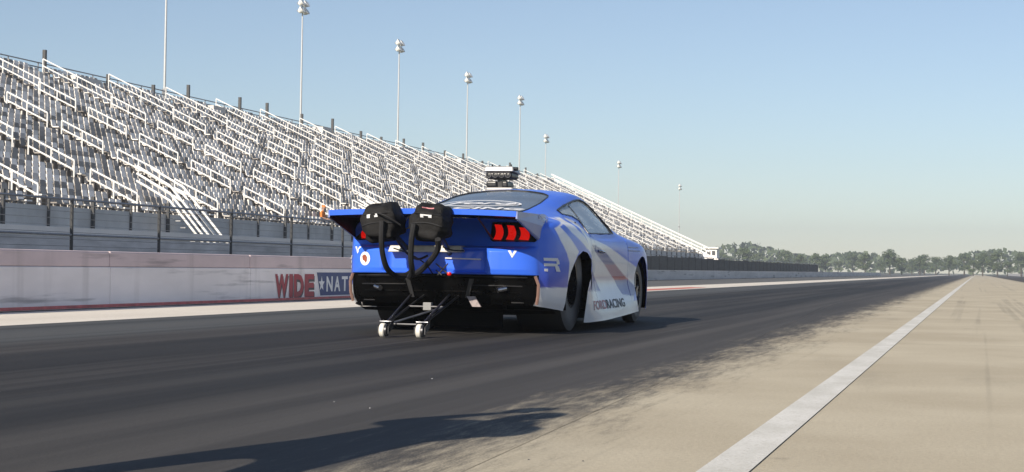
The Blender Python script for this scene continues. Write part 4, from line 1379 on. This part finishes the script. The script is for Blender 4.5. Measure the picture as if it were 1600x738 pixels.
for k in range(26):
    y = GY0 + 3 + k * 6.1 + r2.uniform(-1, 1) - GO.y; h = r2.uniform(.8, 1.5)
    g = MB(); g.box(XB - .2 - GO.x, XB - .02 - GO.x, y, y + .18, ZB, ZB + h)
    g.build('speaker_post', MT['darkpost'], gs)
    if k % 3 == 1:
        w_ = r2.uniform(1.5, 3.2)
        g = MB(); g.box(XB + .2 - GO.x, XB + 1.2 - GO.x, y + 1.2, y + 1.2 + w_, ZB - .5, ZB + r2.uniform(.1, .4)); g.build('camera_platform', MT['standband'], gs)
# front wall of the stand
nb = int((GY1 - GY0) / 6)
for k in range(nb):
    y0, y1 = GY0 + k * 6 - GO.y, GY0 + k * 6 + 5.97 - GO.y
    g = MB(); g.box(XF + .004 - GO.x, XF + .12 - GO.x, y0, y1, 1.70, ZF + .25); g.build('front_panel', MT['standwall'], gs)
    g = MB(); g.box(XF + .004 - GO.x, XF + .30 - GO.x, y0, y1, 1.28, 1.695); g.build('front_beam', MT['standband'], gs)
    g = MB(); g.box(XF + .004 - GO.x, XF + .10 - GO.x, y0 + .3, y1 - .3, .0, 1.275); g.build('base_panel', MT['standwall'], gs)
    g = MB(); g.box(XF + .122 - GO.x, XF + .24 - GO.x, y0 - .06, y0 + .06, 1.70, ZF + .7); g.build('wall_post', MT['darkpost'], gs)
    g = MB(); g.box(XF + .122 - GO.x, XF + .20 - GO.x, y0 + 2.9, y0 + 2.98, 1.70, ZF + .5); g.build('wall_post', MT['darkpost'], gs)
# two small access stairs with white rails in front
for k, a in enumerate((62.5, 88.0)):
    st_ = empty('access_stair', (XF + .4, a, 0)); st_.parent = gs; st_.location = (XF + .4 - GO.x, a - GO.y, 0)
    for s_ in range(9):
        g = MB(); g.box(1.9 - s_ * .22, 2.12 - s_ * .22, -.55, .55, s_ * .27, s_ * .27 + .05); g.build('step', MT['galv'], st_)
    for yy in (-.6, .6):
        for h in (.5, .8, 1.1):
            g = MB(); g.tube([(2.1, yy, h), (-.1, yy, 2.5 + h), (-1.6, yy, 3.3 + h)], .05, 6); g.build('stair_rail', MT['handrail'], st_)

# ------------------------------------------------------------------ floodlight poles
MT['lamphead'] = mat('white_floodlight', (.80, .80, .78), .4, var=.05)
MT['pole'] = mat('pale_pole', (.52, .53, .54), .5, metal=.2, var=.08)
def light_pole(px_top, py_top, X, label, group, thin=1.0, n_lamp=2):
    dpx, dpy = ray(px_top, py_top)
    t = X / dpy.x
    top = CAM + dpy * t
    base = Vector((X, top.y, 0)); H = top.z
    t_ = empty('floodlight_pole', base, label, 'light pole', group)
    g = MB(); g.tube([(0, 0, 0), (0, 0, H * .52)], [.30 * thin, .22 * thin], 10); g.build('lower_shaft', MT['pole'], t_, True)
    g = MB(); g.tube([(0, 0, H * .52), (0, 0, H)], [.17 * thin, .10 * thin], 10); g.build('upper_shaft', MT['pole'], t_, True)
    g = MB(); g.tube([(0, 0, H * .515), (0, 0, H * .53)], .32 * thin, 10); g.build('collar', MT['galv'], t_)
    for lev in (0, 1):
        z = H - .15 - lev * .62
        g = MB(); g.tube([(-.1, -.62, z), (-.1, .62, z)], .05, 6); g.tube([(0, 0, z), (.1, 0, z)], .04, 6) ; g.build('crossarm', MT['galv'], t_)
        for yy in (-.45, .45):
            d_ = empty('floodlight', (.10, yy * 1.05, z + .12)); d_.parent = t_; d_.rotation_euler = (0, math.radians(55), 0)
            g = MB(); g.lathe([(.001, -.30), (.14, -.28), (.22, -.16), (.30, .06), (.34, .10), (.34, .14), (.001, .12)], 'z', 14); g.build('shade', MT['lamphead'], d_, True)
            g = MB(); g.tube([(0, 0, -.28), (-.2, 0, -.32)], .05, 6); g.build('ballast', MT['galv'], d_)
    return t_
names = ['leftmost', 'second from left', 'third from left', 'fourth from left']
for k, (a, b) in enumerate([(473, 5), (624, 67), (731, 117), (813, 153)]):
    light_pole(a, b, -54, 'tall floodlight pole behind the grandstand, %s in the tall row' % names[k] if k else 'tallest-looking floodlight pole behind the grandstand, cut by the picture top', 'floodlight poles behind the grandstand', .55)
light_pole(262, -110, -54, 'floodlight pole rising behind the nearer grandstand, its head above the picture', 'floodlight poles behind the grandstand', .55)
for k, (a, b) in enumerate([(853, 213), (967, 254), (1062, 290)]):
    light_pole(a, b, -58, 'small distant floodlight pole beyond the grandstand end, ' + ['nearest the stand', 'middle of three', 'farthest of three'][k], 'floodlight poles down the strip', .45)

# ------------------------------------------------------------------ far building, trees
def far_pt(px, Y):
    o_, v_ = ray(px, 421); t = Y / v_.y; q = o_ + v_ * t; return Vector((q.x, q.y, 0))
b0 = far_pt(1113, 300)
tw = empty('timing_tower', b0, 'small white timing building past the end of the grandstand', 'building')
g = MB(); g.box(-1.3, 1.3, -2, 2, 0, 2.6); g.build('wall', MT['wallwhite'], tw)
g = MB(); g.box(-1.0, 1.0, -1.6, 1.6, 2.6, 4.3); g.build('upper_wall', MT['wallwhite'], tw)
g = MB(); g.box(-1.35, 1.35, -2.05, 2.05, 4.3, 4.55); g.build('roof', MT['handrail'], tw)
for z0, z1 in ((3.1, 3.9), (1.0, 1.9)):
    for x in (-.75, .12):
        yy = -1.62 if z0 > 2 else -2.02
        g = MB(); g.box(x, x + .62, yy, yy + .04, z0, z1); g.build('window', MT['darkpost'], tw)
def bark(): return mat('bark', (.07, .055, .04), .9, var=.3)
MT['bark'] = bark()
def leaf_mat():
    m, t, b = _new('leaf')
    N, L = t.nodes, t.links
    at = N.new('ShaderNodeAttribute'); at.attribute_name = 'shade'
    rp = N.new('ShaderNodeValToRGB'); e = rp.color_ramp.elements
    e[0].color = (.035, .06, .022, 1); e[1].color = (.105, .135, .05, 1)
    L.new(at.outputs['Fac'], rp.inputs[0]); L.new(rp.outputs[0], b.inputs['Base Color'])
    b.inputs['Roughness'].default_value = .7
    return m
MT['leaf'] = leaf_mat()
def tree_proto(seed, H):
    r_ = np.random.default_rng(seed)
    t = empty('broadleaf_tree')
    g = MB(); g.tube([(0, 0, 0), (.1, .05, H * .3), (0, .1, H * .6), (.05, 0, H * .85)], [.28, .2, .12, .04], 8)
    for k in range(6):
        a = k * 1.05 + r_.random(); z = H * (.28 + .08 * k)
        g.tube([(0, .05, z), (math.cos(a) * H * .14, math.sin(a) * H * .14, z + H * .1), (math.cos(a) * H * .24, math.sin(a) * H * .24, z + H * .16)], [.09, .06, .02], 6)
    g.build('trunk', MT['bark'], t)
    cl_ = []
    for k in range(26):
        a = r_.random() * 2 * PI; rr = H * .30 * math.sqrt(r_.random()); z = H * (.30 + .66 * r_.random())
        rr *= 1 - .5 * abs(z / H - .55) / .45
        cl_.append((rr * math.cos(a), rr * math.sin(a), z, H * (.08 + .07 * r_.random())))
    V = []; Fc = []; sh = []
    for cx_, cy_, cz_, cr in cl_:
        s0 = r_.random()
        for q in range(90):
            d_ = r_.normal(size=3); d_ /= np.linalg.norm(d_); p_ = np.array((cx_, cy_, cz_)) + d_ * cr * (.55 + .5 * r_.random())
            e1 = np.cross(d_, r_.normal(size=3)); e1 /= np.linalg.norm(e1); e2 = np.cross(d_ + .5 * r_.normal(size=3), e1)
            s_ = H * .022
            b_ = len(V); V += [p_ - e1 * s_, p_ + e2 * s_ * .6, p_ + e1 * s_, p_ - e2 * s_ * .6]; Fc.append((b_, b_ + 1, b_ + 2, b_ + 3)); sh += [min(1, max(0, s0 * .6 + r_.random() * .4))] * 4
    me = bpy.data.meshes.new('crown'); me.from_pydata([tuple(q) for q in V], [], Fc); me.update()
    at = me.color_attributes.new('shade', 'FLOAT_COLOR', 'POINT'); c_ = np.ones((len(V), 4)); c_[:, :3] = np.array(sh)[:, None]; at.data.foreach_set('color', c_.ravel())
    link('crown', me, MT['leaf'], t)
    return t
protos = [tree_proto(11, 9.0), tree_proto(12, 8.0), tree_proto(13, 10.0)]
used = [False] * 3
tr = random.Random(3)
tpx = []
x = 1030
while x < 1640:
    tpx.append((x + tr.uniform(-6, 6), tr.uniform(430, 560))); x += tr.uniform(12, 22)
near_names = ['rounded tree', 'leafy tree']
for k, (px_, Y) in enumerate(tpx):
    i = k % 3
    if used[i]: t = copy_tree(protos[i])
    else: t = protos[i]; used[i] = True
    p_ = far_pt(px_, Y); t.location = p_ - Vector((0, 0, .05)); t.rotation_euler.z = tr.uniform(0, 6.28); s_ = tr.uniform(.45, .72); t.scale = (s_ * 1.25, s_ * 1.25, s_)
    tag(t, 'green broadleaf tree in the far treeline past the end of the strip', 'tree', 'trees in the far treeline')
# distant wood behind them, one mass
g = MB(); V = []; Fc = []; sh = []
r_ = np.random.default_rng(4)
for k in range(9000):
    a = r_.uniform(-.75, .55); R_ = 700 + 60 * r_.random()
    h = 8 + 2 * math.sin(a * 37) + 2 * math.sin(a * 91 + 1)
    p_ = np.array((math.sin(a) * R_, math.cos(a) * R_, h * math.sqrt(r_.random())))
    e1 = r_.normal(size=3); e1 /= np.linalg.norm(e1); e2 = np.cross(e1, r_.normal(size=3)); e2 /= np.linalg.norm(e2)
    b_ = len(V); s_ = 1.3; V += [p_ - e1 * s_, p_ + e2 * s_, p_ + e1 * s_, p_ - e2 * s_]; Fc.append((b_, b_ + 1, b_ + 2, b_ + 3)); sh += [.2 + .6 * r_.random()] * 4
me = bpy.data.meshes.new('far_wood'); me.from_pydata([tuple(q) for q in V], [], Fc); me.update()
at = me.color_attributes.new('shade', 'FLOAT_COLOR', 'POINT'); c_ = np.ones((len(V), 4)); c_[:, :3] = np.array(sh)[:, None]; at.data.foreach_set('color', c_.ravel())
o = link('far_wood', me, MT['leaf']); tag(o, 'distant band of woodland along the horizon', 'woodland', kind='stuff')

# ------------------------------------------------------------------ people
def person(name, loc, rot, J, R, label, mats, cap=None):
    """J: joints (x right, y forward, z up); skin-modifier body, head, hair, hands"""
    t = empty(name, loc, label, 'person'); t.rotation_euler.z = rot
    chain = [('pelvis', 'waist'), ('waist', 'chest'), ('chest', 'neck'), ('neck', 'skull'), ('chest', 'shL'), ('shL', 'elL'), ('elL', 'wrL'), ('chest', 'shR'), ('shR', 'elR'), ('elR', 'wrR'),
             ('pelvis', 'hipL'), ('hipL', 'knL'), ('knL', 'anL'), ('anL', 'toL'), ('pelvis', 'hipR'), ('hipR', 'knR'), ('knR', 'anR'), ('anR', 'toR')]
    ks = list(J)
    me = bpy.data.meshes.new('figure'); me.from_pydata([J[k] for k in ks], [(ks.index(a), ks.index(b)) for a, b in chain], []); me.update()
    o = bpy.data.objects.new('figure', me); C.objects.link(o)
    o.modifiers.new('skin', 'SKIN'); sk = me.skin_vertices[0].data
    for i, k in enumerate(ks):
        sk[i].radius = R[k]; sk[i].use_root = (k == 'pelvis')
    s_ = o.modifiers.new('sub', 'SUBSURF'); s_.levels = s_.render_levels = 2
    dg = bpy.context.evaluated_depsgraph_get()
    m2 = bpy.data.meshes.new_from_object(o.evaluated_get(dg))
    bpy.data.objects.remove(o)
    m2.materials.clear()
    for q in mats: m2.materials.append(q)         # skin, shirt, trousers, shoe
    def dist(p_, a, b):
        a, b = Vector(J[a]), Vector(J[b]); ab = b - a; u = max(0, min(1, (p_ - a).dot(ab) / ab.length_squared)); return (p_ - a - ab * u).length
    for p_ in m2.polygons:
        c = p_.center
        best = min(chain, key=lambda q: dist(c, *q))
        if best[0] in ('neck',): mi = 0
        elif best[0] in ('elL', 'elR'): mi = 0
        elif best[1] in ('toL', 'toR'): mi = 3
        elif best[0] in ('hipL', 'hipR', 'knL', 'knR') or best[1] in ('hipL', 'hipR'): mi = 2
        elif c.z < J['pelvis'][2] + .03 and best[0] == 'pelvis': mi = 2
        else: mi = 1
        p_.material_index = mi; p_.use_smooth = True
    link('body', m2, None, t)
    hd = Vector(J['skull'])
    g = MB(); v = []; f = []; n1, n2 = 22, 18
    for a in range(n2 + 1):
        th = -PI / 2 + PI * a / n2
        for b in range(n1):
            ph = 2 * PI * b / n1
            x_, y_, z_ = math.cos(th) * math.sin(ph), math.cos(th) * math.cos(ph), math.sin(th)
            k = 1 - .22 * max(0, -z_) * (1 - .4 * max(0, y_))
            nose = .16 * math.exp(-((x_ / .16) ** 2 + ((z_ + .12) / .2) ** 2)) * (y_ > .5)
            brow = -.05 * math.exp(-(((abs(x_) - .35) / .16) ** 2 + ((z_ - .05) / .12) ** 2)) * (y_ > .4)
            v.append((hd.x + x_ * .078 * k, hd.y + .01 + (y_ * (1 + nose + brow)) * .098 * k, hd.z + .05 + z_ * .118))
    for a in range(n2):
        for b in range(n1):
            i = a * n1 + b; j = a * n1 + (b + 1) % n1; f.append((i, j, j + n1, i + n1))
    g.add(v, f); head = g.build('head', mats[0], t, True)
    for s_ in (-1, 1):
        g = MB(); g.lathe([(.001, .0), (.012, .004), (.02, .0), (.03, -.004)], 'x', 12, (hd.x + s_ * .078, hd.y, hd.z + .045)); g.build('ear', mats[0], head, True)
        g = MB(); g.lathe([(.001, .006), (.008, .004), (.011, 0)], 'y', 10, (hd.x + s_ * .03, hd.y + .098, hd.z + .06)); g.build('eye', MT['darkpost'], head, True)
    g = MB(); g.tube([(hd.x - .022, hd.y + .098, hd.z - .012), (hd.x, hd.y + .102, hd.z - .014), (hd.x + .022, hd.y + .098, hd.z - .012)], .005, 6); g.build('mouth', MT['brown'], head, True)
    g = MB(); v = []; f = []
    for a in range(9):
        th = .12 + (PI / 2 - .12) * a / 8
        for b in range(n1):
            ph = 2 * PI * b / n1
            v.append((hd.x + math.cos(th) * math.sin(ph) * .089, hd.y + .004 + math.cos(th) * math.cos(ph) * .108, hd.z + .058 + math.sin(th) * .122))
    for a in range(8):
        for b in range(n1):
            i = a * n1 + b; j = a * n1 + (b + 1) % n1; f.append((i, j, j + n1, i + n1))
    g.add(v, f)
    if cap:
        g.hexa([(hd.x - .075, hd.y + .07, hd.z + .075), (hd.x + .075, hd.y + .07, hd.z + .075), (hd.x + .06, hd.y + .20, hd.z + .06), (hd.x - .06, hd.y + .20, hd.z + .06), (hd.x - .075, hd.y + .07, hd.z + .085), (hd.x + .075, hd.y + .07, hd.z + .085), (hd.x + .06, hd.y + .20, hd.z + .068), (hd.x - .06, hd.y + .20, hd.z + .068)])
    g.build('cap' if cap else 'hair', cap or MT['darkpost'], t, True)
    for a, b in (('elL', 'wrL'), ('elR', 'wrR')):
        w0 = Vector(J[b]); dr = (w0 - Vector(J[a])).normalized(); sd = dr.cross(Vector((0, 1, .2))).normalized(); nn = sd.cross(dr)
        g = MB(); g.tube([w0 - dr * .02, w0 + dr * .03, w0 + dr * .09], [.028, .038, .034], 10)
        for q, ln in zip((-.026, -.009, .009, .026), (.06, .075, .07, .052)):
            b0_ = w0 + dr * .085 + sd * q
            g.tube([b0_, b0_ + dr * ln * .5 + nn * .012, b0_ + dr * ln * .8 + nn * .035], [.0095, .009, .007], 6)
        b0_ = w0 + dr * .03 + sd * .032
        g.tube([b0_, b0_ + sd * .025 + dr * .03 + nn * .01, b0_ + sd * .03 + dr * .055 + nn * .025], [.011, .010, .008], 6)
        g.build('hand', mats[0], t, True)
    return t
RAD = dict(pelvis=(.155, .11), waist=(.14, .10), chest=(.165, .115), neck=(.058, .06), skull=(.06, .06), shL=(.075, .07), elL=(.046, .046), wrL=(.03, .03), shR=(.075, .07), elR=(.046, .046), wrR=(.03, .03),
           hipL=(.095, .095), knL=(.062, .062), anL=(.042, .042), toL=(.04, .03), hipR=(.095, .095), knR=(.062, .062), anR=(.042, .042), toR=(.04, .03))
MT['skin'] = mat('skin', (.42, .25, .17), .55, var=.08)
MT['orange'] = mat('orange_shirt', (.75, .22, .04), .8, var=.12)
MT['denim'] = mat('dark_denim', (.05, .06, .09), .85, var=.2)
MT['shoe'] = mat('shoe', (.04, .04, .04), .6, var=.2)
MT['shirtgrey'] = mat('grey_shirt', (.25, .26, .28), .85, var=.15)
stand = dict(pelvis=(0, 0, .95), waist=(0, .01, 1.12), chest=(0, 0, 1.38), neck=(0, .0, 1.53), skull=(0, .02, 1.66), shL=(-.19, 0, 1.44), elL=(-.26, -.03, 1.17), wrL=(-.18, .14, 1.02), shR=(.19, 0, 1.44), elR=(.26, -.03, 1.17), wrR=(.18, .14, 1.02),
             hipL=(-.10, 0, .90), knL=(-.12, .02, .50), anL=(-.13, 0, .08), toL=(-.15, .17, .035), hipR=(.10, 0, .90), knR=(.12, .02, .50), anR=(.13, 0, .08), toR=(.15, .17, .035))
o_, v_ = ray(503, 345); t_ = (XF - .5) / v_.x; op = o_ + v_ * t_
sit = dict(pelvis=(0, 0, .50), waist=(0, .02, .66), chest=(0, .03, .90), neck=(0, .05, 1.05), skull=(0, .08, 1.17), shL=(-.19, .03, .96), elL=(-.25, .08, .70), wrL=(-.12, .30, .62), shR=(.19, .03, .96), elR=(.25, .08, .70), wrR=(.12, .30, .62),
           hipL=(-.10, .04, .48), knL=(-.12, .40, .48), anL=(-.12, .36, .08), toL=(-.13, .45, .035), hipR=(.10, .04, .48), knR=(.12, .40, .48), anR=(.12, .36, .08), toR=(.13, .45, .035))
person('person', (XF - .5, op.y, ZF), -PI / 2, sit, RAD, 'person in an orange shirt sitting in the front row at the left', [MT['skin'], MT['orange'], MT['denim'], MT['shoe']], MT['orange'])
# the bystander whose shadow crosses the foreground; stands left of the picture, arms raised to a camera
shadow_tip = ground(450 + 1055 / 2.388, 500 + 360 / 2.388)
feet = shadow_tip - SH * (1.74 / math.tan(SUN_EL))
J2 = dict(pelvis=(-.06, 0, .95), waist=(-.07, .0, 1.12), chest=(-.06, 0, 1.36), neck=(-.07, .0, 1.49), skull=(-.10, .01, 1.60), shL=(-.29, 0, 1.42), elL=(-.40, .06, 1.36), wrL=(-.27, .14, 1.66), shR=(.14, 0, 1.40), elR=(.20, .06, 1.28), wrR=(.06, .16, 1.40),
          hipL=(-.17, 0, .88), knL=(-.17, .02, .50), anL=(-.18, 0, .08), toL=(-.17, .17, .035), hipR=(.09, 0, .88), knR=(.26, .04, .50), anR=(.35, 0, .08), toR=(.36, .17, .035))
R2 = dict(RAD); R2['waist'] = (.32, .17); R2['chest'] = (.33, .17); R2['pelvis'] = (.27, .16); R2['shL'] = R2['shR'] = (.11, .09); R2['neck'] = (.085, .08); R2['elL'] = (.075, .075); R2['elR'] = (.055, .055); R2['hipL'] = R2['hipR'] = (.115, .115); R2['knL'] = R2['knR'] = (.085, .085)
by = person('person', (feet.x, feet.y, 0), -math.atan2(SH.x, SH.y), J2, R2, 'bystander outside the left edge whose long shadow falls on the strip', [MT['skin'], MT['shirtgrey'], MT['denim'], MT['shoe']], MT['darkpost'])
g = MB(); g.box(-.06, .06, -.03, .05, -.045, .045); g.lathe([(.038, .05), (.038, .12), (.03, .12), (.001, .10)], 'y', 18)
cm = bevel(g.build('camera_body', MT['darkpost']), .008)
cm.location = by.matrix_basis @ Vector((-.26, .18, 1.70)); cm.rotation_euler.z = by.rotation_euler.z
cm.name = 'hand_camera'; tag(cm, 'black hand-held camera raised by the bystander outside the left edge', 'camera')

# ------------------------------------------------------------------ small debris on the lane
for k, (a, b, s_, lb) in enumerate([(675, 592, .003, 'tiny pale chip on the dark lane right of the others'), (578, 638, .0025, 'tiny pale chip on the dark lane nearest the long shadow'), (522, 628, .0022, 'tiny pale chip on the dark lane at the left'), (826, 719, .004, 'small dark pebble on the bare concrete at the bottom'), (911, 721, .004, 'small dark pebble on the bare concrete, rightmost at the bottom')]):
    q = ground(a, b)
    g = MB(); rr = random.Random(k)
    pts = [(math.cos(t) * s_ * rr.uniform(.7, 1.3), math.sin(t) * s_ * rr.uniform(.7, 1.3), 0) for t in np.linspace(0, 5.6, 8)]
    top_ = [(x_ * .6, y_ * .6, s_ * rr.uniform(.4, .7)) for x_, y_, _ in pts]
    n_ = 8
    g.add(pts + top_, [tuple(range(n_ - 1, -1, -1)), tuple(range(n_, 2 * n_))] + [(i, (i + 1) % n_, n_ + (i + 1) % n_, n_ + i) for i in range(n_)])
    o = g.build('debris_chip' if k < 3 else 'pebble', MT['whitep'] if k < 3 else MT['darkpost']); o.location = (q.x, q.y, .0)
    tag(o, lb, 'debris')

# ------------------------------------------------------------------ thin summer haze
g = MB(); g.box(-900, 900, -60, 1000, -1.0, 26.0)
hz = g.build('haze')
hm = bpy.data.materials.new('haze'); hm.use_nodes = True
ht = hm.node_tree; ht.nodes.clear()
ho = ht.nodes.new('ShaderNodeOutputMaterial'); pv = ht.nodes.new('ShaderNodeVolumePrincipled')
pv.inputs['Color'].default_value = (.84, .90, .98, 1); pv.inputs['Density'].default_value = .0007
pv.inputs['Anisotropy'].default_value = .2
ht.links.new(pv.outputs[0], ho.inputs['Volume'])
hz.data.materials.append(hm)
hz['kind'] = 'stuff'; hz['label'] = 'thin pale haze hanging over the far end of the strip'; hz['category'] = 'haze'
